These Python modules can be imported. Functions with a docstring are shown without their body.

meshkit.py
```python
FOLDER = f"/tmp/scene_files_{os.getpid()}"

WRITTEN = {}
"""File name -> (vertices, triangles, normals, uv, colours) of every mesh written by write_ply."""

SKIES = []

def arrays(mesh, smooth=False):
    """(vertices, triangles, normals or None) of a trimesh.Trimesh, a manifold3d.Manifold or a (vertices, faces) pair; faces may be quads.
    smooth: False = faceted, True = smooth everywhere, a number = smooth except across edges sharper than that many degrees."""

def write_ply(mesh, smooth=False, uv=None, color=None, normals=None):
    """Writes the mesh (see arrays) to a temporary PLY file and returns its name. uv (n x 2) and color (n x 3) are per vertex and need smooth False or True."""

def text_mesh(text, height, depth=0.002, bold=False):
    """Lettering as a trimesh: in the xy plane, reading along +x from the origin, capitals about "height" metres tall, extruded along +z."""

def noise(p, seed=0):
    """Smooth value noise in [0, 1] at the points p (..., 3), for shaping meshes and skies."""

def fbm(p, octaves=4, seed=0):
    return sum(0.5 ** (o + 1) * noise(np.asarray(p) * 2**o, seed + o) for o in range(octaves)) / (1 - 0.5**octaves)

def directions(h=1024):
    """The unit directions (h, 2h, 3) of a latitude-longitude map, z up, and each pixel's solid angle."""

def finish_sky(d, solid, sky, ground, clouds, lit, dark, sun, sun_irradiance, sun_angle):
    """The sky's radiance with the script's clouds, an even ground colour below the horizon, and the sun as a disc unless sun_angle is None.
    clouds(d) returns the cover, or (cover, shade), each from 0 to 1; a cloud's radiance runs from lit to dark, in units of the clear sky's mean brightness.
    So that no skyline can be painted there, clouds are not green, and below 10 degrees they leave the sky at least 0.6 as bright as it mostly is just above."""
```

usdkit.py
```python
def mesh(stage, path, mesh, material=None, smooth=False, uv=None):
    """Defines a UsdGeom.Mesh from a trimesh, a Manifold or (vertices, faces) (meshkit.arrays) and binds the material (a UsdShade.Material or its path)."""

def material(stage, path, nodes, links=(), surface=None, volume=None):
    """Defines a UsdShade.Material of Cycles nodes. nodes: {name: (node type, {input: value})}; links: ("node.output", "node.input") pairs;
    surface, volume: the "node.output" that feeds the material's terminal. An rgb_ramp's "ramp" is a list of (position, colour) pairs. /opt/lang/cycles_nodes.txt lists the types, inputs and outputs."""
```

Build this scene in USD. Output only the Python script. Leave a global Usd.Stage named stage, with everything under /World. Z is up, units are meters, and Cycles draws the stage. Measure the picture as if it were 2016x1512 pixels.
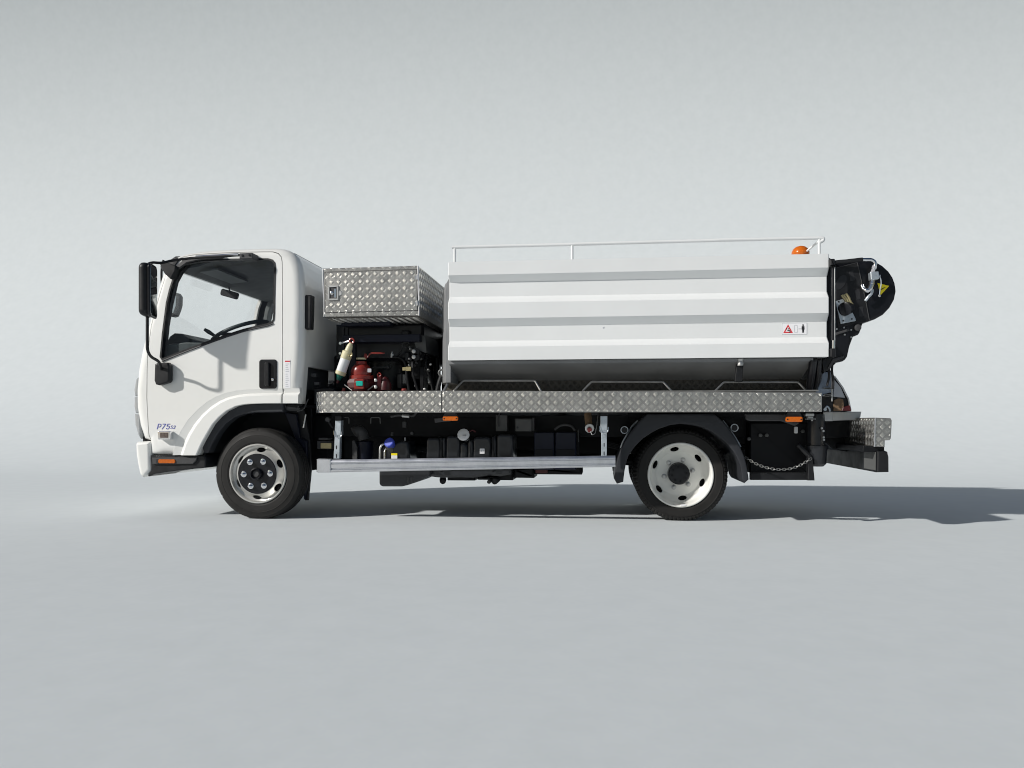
import math, random
import numpy as np
import mapbox_earcut as earcut
import trimesh, manifold3d as m3, usdkit, meshkit
from shapely.geometry import Polygon, Point
from pxr import Usd, UsdGeom, UsdLux, UsdShade, Gf, Sdf

random.seed(7); np.random.seed(7)
stage = Usd.Stage.CreateInMemory()
UsdGeom.Xform.Define(stage, '/World'); UsdGeom.Scope.Define(stage, '/World/Looks')

# ------------------------------------------------------------------ camera, sky, sun
F_PX, W_PX, H_PX = 1515.0, 2016.0, 1512.0        # focal length in photo pixels
CAM_H, CAM_D, HORIZON = 0.785, 5.85, 830.0
YAW = math.atan(182 / F_PX)
CA, SA = math.cos(YAW), math.sin(YAW)
cam = UsdGeom.Camera.Define(stage, '/World/camera')
AP = 36.0
cam.CreateHorizontalApertureAttr(AP); cam.CreateVerticalApertureAttr(AP * H_PX / W_PX)
cam.CreateFocalLengthAttr(AP * F_PX / W_PX)
cam.CreateVerticalApertureOffsetAttr((HORIZON - H_PX / 2) / W_PX * AP)
cam.CreateClippingRangeAttr(Gf.Vec2f(0.05, 400))
right, fwd = Gf.Vec3d(CA, SA, 0), Gf.Vec3d(-SA, CA, 0)
cam.AddTransformOp().Set(Gf.Matrix4d(CA, SA, 0, 0, 0, 0, 1, 0, SA, -CA, 0, 0, 0, -CAM_D, CAM_H, 1))
cam.CreateExposureAttr(0.0)

SUN_TRAVEL = np.array([1.42, 0.88, -0.97]); SUN_TRAVEL /= np.linalg.norm(SUN_TRAVEL)
TO = -SUN_TRAVEL
sun = UsdLux.DistantLight.Define(stage, '/World/sun')
sun.CreateIntensityAttr(1.04); sun.CreateAngleAttr(1.6); sun.CreateColorAttr(Gf.Vec3f(1.0, 0.97, 0.925)); sun.CreateNormalizeAttr(True)
zax = Gf.Vec3d(*map(float, TO)); xax = Gf.Cross(Gf.Vec3d(0, 0, 1), zax).GetNormalized(); yax = Gf.Cross(zax, xax)
sun.AddTransformOp().Set(Gf.Matrix4d(xax[0], xax[1], xax[2], 0, yax[0], yax[1], yax[2], 0, zax[0], zax[1], zax[2], 0, 0, 0, 0, 1))
sky = UsdLux.DomeLight.Define(stage, '/World/sky')
sky.GetPrim().SetCustomDataByKey('kind', 'structure')
sky_mat = usdkit.material(stage, '/World/Looks/sky', {
    's': ('sky_texture', {'sky_type': 'single_scattering', 'sun_disc': False, 'air_density': 1.0, 'aerosol_density': 1.2, 'sun_elevation': math.asin(TO[2]), 'sun_rotation': math.atan2(TO[0], TO[1])}),
    'b': ('background_shader', {'strength': 0.042})}, [('s.color', 'b.color')], surface='b.background')
UsdShade.MaterialBindingAPI.Apply(sky.GetPrim()).Bind(sky_mat)

# ------------------------------------------------------------------ helpers
def U(px, py, Y):
    """The point of the plane y = Y that lies at a photo position."""
    t = (px - W_PX / 2) / F_PX; L = CAM_D + Y
    X = L * (t * CA - SA) / (CA + t * SA)
    return np.array([X, Y, CAM_H - (py - HORIZON) / F_PX * (-X * SA + L * CA)])
def pts(l, Y): return np.array([U(a, b, Y)[[0, 2]] for a, b in l])
def lean(z): return 0.07 * np.clip((np.asarray(z) - 1.25) / 0.85, 0, 1) ** 1.3
def UC(px, py, off=0.0):
    Y = off
    for _ in range(4): Y = off + float(lean(U(px, py, Y)[2]))
    return U(px, py, Y)
def cpts(l, off=0.0): return np.array([UC(a, b, off)[[0, 2]] for a, b in l])
def tumble(V):
    V = np.array(V, float); V[:, 1] += lean(V[:, 2]) * (1 - V[:, 1]); return V

def ear(p2):
    p2 = np.ascontiguousarray(p2, dtype=np.float64)
    return earcut.triangulate_float64(p2, np.array([len(p2)], np.uint32)).reshape(-1, 3)
def orient(V, F):
    V = np.asarray(V, float); F = np.asarray(F, int)
    vol = np.einsum('ij,ij->i', V[F[:, 0]], np.cross(V[F[:, 1]], V[F[:, 2]])).sum()
    return (V, F[:, ::-1].copy() if vol < 0 else F)
def join(*ms):
    Vs, Fs, n = [], [], 0
    for m in ms:
        if hasattr(m, 'to_mesh'):
            q = m.to_mesh(); m = (np.array(q.vert_properties[:, :3]), np.array(q.tri_verts))
        elif hasattr(m, 'faces'): m = (np.array(m.vertices), np.array(m.faces))
        Vs.append(m[0]); Fs.append(np.asarray(m[1]) + n); n += len(m[0])
    return np.vstack(Vs), np.vstack(Fs)
def loft(rings, caps=True, closed=False):
    """rings: equally long closed loops of 3D points."""
    R = [np.asarray(r, float) for r in rings]; k = len(R[0]); n = len(R)
    V = np.vstack(R); F = []
    i = np.arange(k); j = (i + 1) % k
    for a in range(n if closed else n - 1):
        b = (a + 1) % n
        F.append(np.stack([a * k + i, a * k + j, b * k + j], 1)); F.append(np.stack([a * k + i, b * k + j, b * k + i], 1))
    if caps and not closed:
        for a, flip in ((0, False), (n - 1, True)):
            c = R[a] - R[a].mean(0)
            u, s, vt = np.linalg.svd(c, full_matrices=False)
            p2 = c @ vt[:2].T
            T = ear(p2)
            # the cap's winding must oppose the wall's
            ar = 0.5 * np.sum(p2[:, 0] * np.roll(p2[:, 1], -1) - np.roll(p2[:, 0], -1) * p2[:, 1])
            cr = [np.cross(p2[t[1]] - p2[t[0]], p2[t[2]] - p2[t[0]]) for t in T[:1]]
            if len(T) and (np.sign(cr[0]) == np.sign(ar)) != flip: T = T[:, ::-1]
            F.append(T + a * k)
    return orient(V, np.vstack(F))
def offset(P, d):
    """Moves a closed 2D polygon's corners inward by d (mitred)."""
    P = np.asarray(P, float)
    ar = 0.5 * np.sum(P[:, 0] * np.roll(P[:, 1], -1) - np.roll(P[:, 0], -1) * P[:, 1])
    e = np.roll(P, -1, 0) - P; e /= np.maximum(np.linalg.norm(e, axis=1, keepdims=True), 1e-12)
    nrm = np.stack([-e[:, 1], e[:, 0]], 1) * (1 if ar > 0 else -1)
    a = np.roll(nrm, 1, 0); m = a + nrm; m /= np.maximum(np.linalg.norm(m, axis=1, keepdims=True), 1e-9)
    return P + m * (d / np.maximum((m * nrm).sum(1), 0.45))[:, None]
def at_y(P, Y): return np.stack([P[:, 0], np.full(len(P), Y), P[:, 1]], 1)
def prism(P, Y0, Y1, b=0.004, n=1):
    """A polygon in the x-z plane, extruded from y0 to y1 with rounded rims."""
    P = np.asarray(P, float); rings = []
    if b <= 0: return loft([at_y(P, Y0), at_y(P, Y1)])
    an = np.linspace(0, math.pi / 2, n + 1)
    for a in an: rings.append(at_y(offset(P, b * (1 - math.sin(a))), Y0 + b * (1 - math.cos(a))))
    for a in an[::-1]: rings.append(at_y(offset(P, b * (1 - math.sin(a))), Y1 - b * (1 - math.cos(a))))
    return loft(rings)
def pprism(l, Y0, Y1, b=0.004, n=1): return prism(pts(l, Y0), Y0, Y1, b, n)
def rrect(x0, z0, x1, z1, r, n=4):
    out = []
    for cx, cz, a0 in ((x1 - r, z1 - r, 0), (x0 + r, z1 - r, 90), (x0 + r, z0 + r, 180), (x1 - r, z0 + r, 270)):
        for k in range(n + 1):
            a = math.radians(a0 + 90 * k / n); out.append((cx + r * math.cos(a), cz + r * math.sin(a)))
    return np.array(out)
def prect(a, b, c, d, Y, r=0.006, n=3):
    p, q = U(a, d, Y), U(c, b, Y); return rrect(p[0], p[2], q[0], q[2], r, n)
def pbox(a, b, c, d, Y0, Y1, bev=0.004, r=0.006): return prism(prect(a, b, c, d, Y0, max(r, 1e-4)), Y0, Y1, bev)
def box(x0, x1, y0, y1, z0, z1, b=0.004):
    return prism(np.array([(x0, z0), (x1, z0), (x1, z1), (x0, z1)]), y0, y1, b)
def smoothpath(P, r=0.03, n=5):
    P = [np.asarray(p, float) for p in P]; out = [P[0]]
    for a, b, c in zip(P, P[1:], P[2:]):
        la, lc = np.linalg.norm(a - b), np.linalg.norm(c - b); q = min(r, la * .45, lc * .45)
        s, e = b + (a - b) / la * q, b + (c - b) / lc * q
        for t in np.linspace(0, 1, n + 1): out.append((1 - t) ** 2 * s + 2 * t * (1 - t) * b + t * t * e)
    out.append(P[-1]); return np.array(out)
def tube(P, r, n=10, fillet=0.03, closed=False):
    P = smoothpath(P, fillet) if not closed and len(P) > 2 and fillet else np.asarray(P, float)
    r = np.broadcast_to(r, len(P)) if np.ndim(r) == 0 or len(r) == len(P) else np.full(len(P), r[0])
    T = np.roll(P, -1, 0) - np.roll(P, 1, 0) if closed else np.gradient(P, axis=0)
    T /= np.maximum(np.linalg.norm(T, axis=1, keepdims=True), 1e-9)
    u = np.cross(T[0], [0, 0, 1.0]); u = np.cross(T[0], [1.0, 0, 0]) if np.linalg.norm(u) < .1 else u
    u /= np.linalg.norm(u); rings = []; an = np.arange(n) * 2 * math.pi / n
    for p, t, rr in zip(P, T, r):
        u = u - t * (u @ t); u /= np.linalg.norm(u); v = np.cross(t, u)
        rings.append(p + rr * (np.cos(an)[:, None] * u + np.sin(an)[:, None] * v))
    return loft(rings, closed=closed)
def cone(p, q, r0, r1=None, n=20): return tube([p, q], [r0, r0 if r1 is None else r1], n, 0)
def lathe_y(prof, X, Y, Z, n=64, mod=None):
    """A closed (r, y) profile turned about the axis through (X, Z) along y."""
    prof = np.asarray(prof, float); rings = []
    for k in range(n):
        a = 2 * math.pi * k / n; r = prof[:, 0] if mod is None else mod(prof, k)
        rings.append(np.stack([X + r * math.cos(a), Y + prof[:, 1], Z + r * math.sin(a)], 1))
    return loft(rings, closed=True)
def stack(c0, ax, prof, n=24):
    """A turned solid about an axis: prof = (distance along the axis, radius)."""
    ax = np.asarray(ax, float); ax /= np.linalg.norm(ax); c0 = np.asarray(c0, float)
    u = np.cross(ax, [0, 0, 1.0] if abs(ax[2]) < .9 else [1.0, 0, 0]); u /= np.linalg.norm(u); v = np.cross(ax, u)
    an = np.arange(n) * 2 * math.pi / n
    return loft([c0 + ax * h + max(r, 1e-4) * (np.cos(an)[:, None] * u + np.sin(an)[:, None] * v) for h, r in prof])
def man(P, Y0, Y1):
    """A polygon prism as a manifold."""
    P = np.asarray(P, float)
    V, F = loft([at_y(P, Y0), at_y(P, Y1)])
    return to_man(V, F)
def to_man(V, F):
    t = trimesh.Trimesh(V, F, process=False); t.merge_vertices(digits_vertex=7)
    return m3.Manifold(m3.Mesh(np.ascontiguousarray(t.vertices, np.float32), np.ascontiguousarray(t.faces, np.uint32)))
def arr(M):
    q = M.to_mesh(); return np.array(q.vert_properties[:, :3], float), np.array(q.tri_verts)
def mir(m):
    V, F = m if isinstance(m, tuple) else arr(m)
    V = np.array(V); V[:, 1] = 2 - V[:, 1]; return V, np.asarray(F)[:, ::-1].copy()

names = {}
def path_for(parent, name):
    base = parent + '/' + name; k = names.get(base, 0); names[base] = k + 1
    return base if k == 0 else f'{base}_{k:03d}'
def part(name, mesh, mat, parent, smooth=32, **data):
    p = path_for(parent, name); usdkit.mesh(stage, p, mesh, M[mat], smooth)
    for k, v in data.items(): stage.GetPrimAtPath(p).SetCustomDataByKey(k, v)
    return p
def many(name, meshes, mat, parent, smooth=32):
    for m in meshes: p = part(name, m, mat, parent, smooth)
    return p
def roundpoly(P, r):
    g = Polygon(P).buffer(-r).buffer(2 * r, quad_segs=4).buffer(-r, quad_segs=4); return np.array(g.exterior.coords)[:-1]
def group(name, parent, **data):
    p = path_for(parent, name); UsdGeom.Xform.Define(stage, p)
    for k, v in data.items(): stage.GetPrimAtPath(p).SetCustomDataByKey(k, v)
    return p

# ------------------------------------------------------------------ materials
M = {}
def mat(name, col, rough=0.5, metal=0.0, coat=0.0, vary=0.06, scale=9.0, bump=0.0, bscale=60.0, dirt=None, **kw):
    """A principled surface whose colour and gloss wander a little with noise."""
    c = np.array(col, float)
    n = {'g': ('geometry', {}), 'n': ('noise_texture', {'scale': scale, 'detail': 5.0, 'roughness': 0.6}),
         'r': ('rgb_ramp', {'ramp': [(0.3, tuple(np.clip(c * (1 - vary), 0, 1))), (0.7, tuple(np.clip(c * (1 + vary), 0, 1)))]}),
         'm': ('map_range', {'from_min': 0.3, 'from_max': 0.7, 'to_min': max(rough * .85, .02), 'to_max': min(rough * 1.15, 1.)}),
         'p': ('principled_bsdf', {'metallic': metal, 'coat_weight': coat, 'coat_roughness': 0.06, **kw})}
    l = [('g.position', 'n.vector'), ('n.fac', 'r.fac'), ('r.color', 'p.base_color'), ('n.fac', 'm.value'), ('m.result', 'p.roughness')]
    if bump:
        n['n2'] = ('noise_texture', {'scale': bscale, 'detail': 4.0}); n['b'] = ('bump', {'strength': bump, 'distance': 0.002})
        l += [('g.position', 'n2.vector'), ('n2.fac', 'b.height'), ('b.normal', 'p.normal')]
    M[name] = usdkit.material(stage, '/World/Looks/' + name, n, l, surface='p.BSDF')
mat('cab_paint', (0.795, 0.795, 0.768), 0.28, coat=0.5, vary=0.012, scale=3)
mat('tank_paint', (0.75, 0.765, 0.765), 0.34, coat=0.3, vary=0.02, scale=2.2)
mat('shaded_primer', (0.20, 0.205, 0.21), 0.42, vary=0.12, scale=4)  # grey darkened further to stand in for shade on belly and front end
mat('shaded_plate', (0.075, 0.07, 0.06), 0.5, metal=0.3, vary=0.25, scale=16)  # dark tone stands in for the shade over the inner kick plate
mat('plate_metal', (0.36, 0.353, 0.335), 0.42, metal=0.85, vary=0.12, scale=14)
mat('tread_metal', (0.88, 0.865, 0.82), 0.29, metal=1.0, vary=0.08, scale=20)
mat('aluminium', (0.74, 0.75, 0.78), 0.33, metal=1.0, vary=0.035, scale=5)
mat('dull_aluminium', (0.55, 0.55, 0.54), 0.42, metal=0.9, vary=0.12, scale=12)
mat('zinc', (0.55, 0.60, 0.64), 0.38, metal=0.75, vary=0.12, scale=25)
mat('chain_steel', (0.34, 0.34, 0.33), 0.45, metal=0.8, vary=0.2, scale=60)
mat('chrome', (0.85, 0.85, 0.86), 0.12, metal=1.0, vary=0.03)
mat('black_plastic', (0.012, 0.0125, 0.014), 0.45, vary=0.2, scale=20, bump=0.15, bscale=300, specular_ior_level=0.32)
mat('grey_plastic', (0.055, 0.055, 0.057), 0.55, vary=0.12, scale=20, bump=0.15, bscale=300, specular_ior_level=0.35)
mat('guard_plastic', (0.026, 0.028, 0.033), 0.48, vary=0.12, scale=10, bump=0.1, bscale=250, specular_ior_level=0.35)
mat('black_paint', (0.006, 0.0065, 0.009), 0.32, coat=0.12, vary=0.2, scale=6, specular_ior_level=0.35)
mat('chassis_paint', (0.006, 0.0065, 0.008), 0.5, vary=0.25, scale=10, specular_ior_level=0.25)
mat('tank_plastic', (0.018, 0.0195, 0.023), 0.24, vary=0.2, scale=8, specular_ior_level=0.5)
mat('rubber', (0.0155, 0.0147, 0.0138), 0.62, vary=0.25, scale=14, bump=0.2, bscale=160, specular_ior_level=0.3)
mat('rim_silver', (0.60, 0.595, 0.57), 0.34, metal=0.55, vary=0.05)
mat('rim_white', (0.80, 0.80, 0.762), 0.35, coat=0.2, vary=0.04)
mat('trim_dark', (0.055, 0.062, 0.062), 0.7, vary=0.15, scale=12)
mat('trim_grey', (0.13, 0.145, 0.145), 0.65, vary=0.1, scale=12)
mat('dash_green', (0.016, 0.030, 0.033), 0.55, vary=0.15, scale=12)
mat('seat_cloth', (0.06, 0.065, 0.07), 0.85, vary=0.2, scale=40)
mat('red_paint', (0.24, 0.024, 0.018), 0.32, coat=0.2, vary=0.14, scale=18)
mat('dark_red', (0.06, 0.006, 0.008), 0.42, vary=0.2, scale=18)
mat('amber_lens', (0.62, 0.135, 0.008), 0.18, vary=0.14, scale=60, transmission_weight=0.15)
mat('clear_lens', (0.55, 0.57, 0.58), 0.12, vary=0.06, transmission_weight=0.35)
mat('dark_lens', (0.16, 0.13, 0.12), 0.2, metal=0.5, vary=0.3, scale=80)
mat('mirror_glass', (0.7, 0.74, 0.76), 0.03, metal=1.0, vary=0.01)
mat('cream_plastic', (0.62, 0.57, 0.37), 0.4, vary=0.08)
mat('white_plastic', (0.74, 0.75, 0.76), 0.4, vary=0.05)
mat('green_plastic', (0.0, 0.10, 0.075), 0.4, vary=0.1)
mat('blue_plastic', (0.055, 0.085, 0.50), 0.35, vary=0.08)
mat('navy_paint', (0.006, 0.008, 0.018), 0.42, vary=0.15, specular_ior_level=0.3)
mat('grey_paint', (0.085, 0.087, 0.085), 0.45, vary=0.1)
mat('blue_grey_paint', (0.28, 0.34, 0.43), 0.4, vary=0.1)
mat('brass', (0.42, 0.36, 0.2), 0.42, metal=0.7, vary=0.15, scale=40)
mat('rust_brown', (0.16, 0.10, 0.055), 0.7, vary=0.35, scale=30)
mat('sticker_white', (0.82, 0.82, 0.84), 0.4, vary=0.01)
mat('sticker_red', (0.62, 0.05, 0.06), 0.4, vary=0.02)
mat('sticker_black', (0.02, 0.02, 0.022), 0.4, vary=0.02)
mat('sticker_grey', (0.45, 0.47, 0.5), 0.5, vary=0.02)
mat('sticker_teal', (0.0, 0.42, 0.34), 0.4, vary=0.1, scale=60)
mat('sticker_yellow', (0.98, 0.80, 0.015), 0.4, vary=0.02)
mat('letter_blue', (0.10, 0.11, 0.42), 0.4, vary=0.02)
def glass(name, tint):
    M[name] = usdkit.material(stage, '/World/Looks/' + name, {'f': ('layer_weight', {'blend': 0.5}), 'w': ('math', {'math_type': 'power', 'value2': 4.0}), 'k': ('math', {'math_type': 'multiply_add', 'value2': 0.5, 'value3': 0.016}),
        't': ('transparent_bsdf', {'color': tint}), 'g': ('glossy_bsdf', {'color': (1, 1, 1), 'roughness': 0.02}), 'x': ('mix_closure', {})},
        [('f.facing', 'w.value1'), ('w.value', 'k.value1'), ('k.value', 'x.fac'), ('t.BSDF', 'x.closure1'), ('g.BSDF', 'x.closure2')], surface='x.closure')
glass('window_glass', (0.985, 0.99, 0.99))
M['backdrop'] = usdkit.material(stage, '/World/Looks/backdrop', {
    'g': ('geometry', {}), 'n': ('noise_texture', {'scale': 5.0, 'detail': 9.0, 'roughness': 0.75}),
    'r': ('rgb_ramp', {'ramp': [(0.3, (0.578, 0.616, 0.630)), (0.7, (0.618, 0.654, 0.668))]}),
    'n2': ('noise_texture', {'scale': 22.0, 'detail': 6.0, 'roughness': 0.7}), 'b': ('bump', {'strength': 0.05, 'distance': 0.004}),
    'p': ('principled_bsdf', {'roughness': 0.85, 'specular_ior_level': 0.12})},
    [('g.position', 'n.vector'), ('n.fac', 'r.fac'), ('r.color', 'p.base_color'), ('g.position', 'n2.vector'), ('n2.fac', 'b.height'), ('b.normal', 'p.normal')], surface='p.BSDF')

# ------------------------------------------------------------------ the setting: one seamless sheet, floor sweeping up into a wall
def backdrop():
    y0, R = 4.6, 9.1
    prof = [(-60.0, 0.0), (-10, 0.0), (y0, 0.0)] + [(y0 + R * math.sin(a), R - R * math.cos(a)) for a in np.linspace(0, math.radians(120), 110)[1:]]
    xs = np.linspace(-60, 60, 25); V, Fq = [], []
    for y, z in prof:
        for x in xs: V.append((x, y, z))
    n = len(xs)
    for i in range(len(prof) - 1):
        for j in range(n - 1): Fq.append((i * n + j, i * n + j + 1, (i + 1) * n + j + 1, (i + 1) * n + j))
    return np.array(V), np.array(Fq)
names['/World/backdrop'] = 1
usdkit.mesh(stage, '/World/backdrop', backdrop(), M['backdrop'], True)
b = stage.GetPrimAtPath('/World/backdrop')
b.SetCustomDataByKey('kind', 'structure'); b.SetCustomDataByKey('label', 'seamless pale grey backdrop that sweeps from the floor up behind the truck'); b.SetCustomDataByKey('category', 'backdrop')

T = group('tank_truck', '/World', label='white cab-over service truck with ribbed white tank body and tread plate toolbox', category='truck')

# ------------------------------------------------------------------ cab
cab_px = [(297, 896), (294, 868), (283, 864), (274, 838), (268, 803), (267.5, 768), (271, 727), (278, 690), (285, 662), (293, 634), (304, 592), (317, 546), (328, 523), (340, 510), (353, 502.5), (372, 497.5), (396, 494), (430, 491.5), (458, 490), (500, 488.6), (542, 488), (556, 489), (567, 492), (577, 497.5), (586, 506), (593, 520), (597, 540), (598.5, 575), (598.5, 640), (598, 700), (594, 752), (590.5, 795), (557, 795), (520, 795.5), (490, 797), (469, 802), (451, 810), (437, 821), (425, 835), (414.6, 852), (406, 868), (400, 882), (395, 896)]
cabP = cpts(cab_px, 0.03)
def cab_solid(P, r, ins, Y0=0.0, Y1=2.0):
    rings = []
    for a in np.linspace(0, math.pi / 2, 7): rings.append(at_y(offset(P, r * (1 - math.sin(a)) + ins), Y0 + ins + r * (1 - math.cos(a))))
    for a in np.linspace(math.pi / 2, 0, 7): rings.append(at_y(offset(P, r * (1 - math.sin(a)) + ins), Y1 - ins - r * (1 - math.cos(a))))
    return to_man(*loft(rings))
outer = cab_solid(cabP, 0.075, 0.0)
shell = outer - cab_solid(cabP, 0.055, 0.03)
liner = cab_solid(cabP, 0.055, 0.031) - cab_solid(cabP, 0.045, 0.045)
win_px = [(319, 709.5), (314.8, 703), (319, 657), (327, 595), (333, 570), (339.6, 549), (349, 529), (357, 521), (369, 516), (396, 511.5), (440, 509.5), (500, 508.5), (528, 508.5), (537, 511), (542, 517), (543.5, 527), (541.5, 616), (540.5, 630), (537, 635.5), (527, 640), (503, 645), (479, 651), (448, 661), (417, 672), (367, 690.5)]
winP = cpts(win_px)
win_cut = man(winP, -0.1, 0.3) + man(winP, 1.7, 2.1)
front_cut = man(pts([(225, 676), (322, 676), (340, 610), (366, 531), (318, 529), (250, 500)], 0.14), 0.14, 1.86)
rear_cut = box(-2.62, -2.15, 0.14, 1.86, 0.6, U(600, 722, 0.14)[2], 0)
door_px = [(298.5, 896), (294.5, 823), (292.5, 782), (294, 700), (301, 640), (318, 578), (333, 533), (345, 515), (358, 507.5), (380, 503), (420, 500), (470, 498), (520, 497), (538, 497), (549, 500.5), (555, 507), (557, 518), (557.6, 600), (557.8, 700), (558, 812), (520, 812), (490, 812), (460, 830), (430, 860), (412, 896)]
doorP = cpts(door_px, 0.02)
door_near, door_far = man(doorP, -0.05, 0.16), man(doorP, 1.84, 2.05)
gap = offset(doorP, -0.006)
shell_w = shell - win_cut - front_cut - to_man(*rear_cut)
fo = [(354, 896), (361, 873), (369, 855), (382, 834), (398, 815), (415, 800), (432, 789), (450, 781.5), (470, 777), (490, 775), (520, 774), (555.5, 773.5)]
fi = [(390, 896), (397, 880), (403.5, 867), (412, 852), (422, 835), (434.5, 821), (449, 809), (467, 800), (480, 797), (492, 795.6), (522, 794.6), (555.5, 794.4)]
fo2, fi2 = [(559.5, 773.5), (575, 773.2), (589.5, 773)], [(559.5, 794.5), (575, 794.5), (589.5, 794.5)]
GROOVE = 0.40
def groove_cut(fo, fi):
    A, B = pts(fo, 0), pts(fi, 0); return man(np.vstack([A + (A - B) * GROOVE, (A + (B - A) * .1)[::-1]]), -0.05, 0.0112)
for a_, b_ in ((fo + [(561, 773.5)], fi + [(561, 794.4)]), (fo2[:1] + [(575, 773.2), (602, 773)], fi2[:1] + [(575, 794.5), (602, 794.5)])):
    g_ = groove_cut(a_, b_); gv, gf = mir(g_); shell_w = shell_w - g_ - to_man(*orient(gv, gf))
cab_body = (shell_w - man(gap, -0.05, 0.17) - man(gap, 1.83, 2.05)).refine_to_length(0.16)
V, Fc = arr(cab_body)
cab = part('cab_body', (tumble(V), Fc), 'cab_paint', T, 28)
lin = (liner - win_cut - front_cut - to_man(*rear_cut)).refine_to_length(0.16)
V, Fc = arr(lin); part('lining', (tumble(V), Fc), 'trim_dark', cab, 28)
doors = []
for k, cutter in enumerate((door_near, door_far)):
    d = (shell_w ^ cutter).refine_to_length(0.13); V, Fc = arr(d)
    doors.append(part('cab_door', (tumble(V), Fc), 'cab_paint', T, 28))
door = doors[0]
# window rubber, pane
def ring_prism(P, d, Y0, Y1):
    A, B = np.asarray(P), offset(P, d)
    return loft([at_y(A, Y0), at_y(A, Y1), at_y(B, Y1), at_y(B, Y0)], closed=True)
def tumbled(m): return (tumble(m[0]), m[1])
for k, f in enumerate((lambda m: m, mir)):
    part('window_seal', f(tumbled(ring_prism(winP, 0.014, -0.004, 0.035))), 'black_plastic', doors[k])
    part('window_pane', f(tumbled(prism(offset(winP, 0.008), 0.016, 0.020, 0))), 'window_glass', doors[k], False)
inner_frame = [(319, 709.5), (314.8, 703), (319, 657), (327, 595), (339.6, 549), (349, 529), (357, 521), (369, 516), (372, 522), (358, 535), (347, 555), (336, 600), (329, 640), (324, 690), (325, 706)]
part('pillar_trim', tumbled(prism(cpts(inner_frame, 0.04), 0.036, 0.085, 0.004)), 'black_plastic', door)
part('pillar_trim', mir(tumbled(prism(cpts(inner_frame, 0.04), 0.036, 0.12, 0.004))), 'trim_grey', doors[1])
part('sill_strip', tumbled(tube([UC(a, b, -0.004 - 0.0) - [0, UC(a, b, -.004)[1] + .004, 0] for a, b in [(319, 711), (367, 692), (417, 673.5), (448, 662.5), (479, 652.5), (503, 646.5), (527, 641.5), (538, 637)]], 0.006, 8, 0)), 'guard_plastic', door)
# weather strip and rain visor above the window
part('rain_visor', tumbled(prism(cpts([(350, 525), (362, 514), (392, 507), (440, 503.5), (446, 506), (438, 509.5), (396, 512.5), (371, 518), (356, 529)]), -0.03, 0.0, 0.004)), 'grey_plastic', door)
# door handle
hp = prect(510.5, 707.5, 545, 765.5, -0.002, 0.022, 5)
dh = part('door_handle', prism(hp, -0.010, 0.02, 0.006, 2), 'black_paint', door)
part('grip', pbox(520, 713, 528.5, 760, -0.034, -0.008, 0.007, 0.012), 'black_plastic', dh) if False else part('handle_grip', pbox(520, 713, 529, 760, -0.034, -0.008, 0.007, 0.012), 'black_plastic', door)
part('key_lock', stack(U(537, 747, -0.012), (0, -1, 0), [(0, .011), (.006, .011), (.007, .008)]), 'chrome', door)
# badge lettering
def lettering(text, h, px, py, Y, slant, parent, m, bold=False):
    t = meshkit.text_mesh(text, h, 0.0012, bold); V = np.array(t.vertices); o = U(px, py, Y)
    W = np.stack([o[0] + V[:, 0] + slant * V[:, 1], Y - V[:, 2], o[2] + V[:, 1]], 1)
    return part('lettering', orient(W, np.array(t.faces)), m, parent, False)
lettering('P75', 0.044, 307.5, 845, -0.001, 0.28, door, 'letter_blue')
lettering('S2', 0.027, 334.5, 844.3, -0.001, 0.28, door, 'letter_blue')
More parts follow.
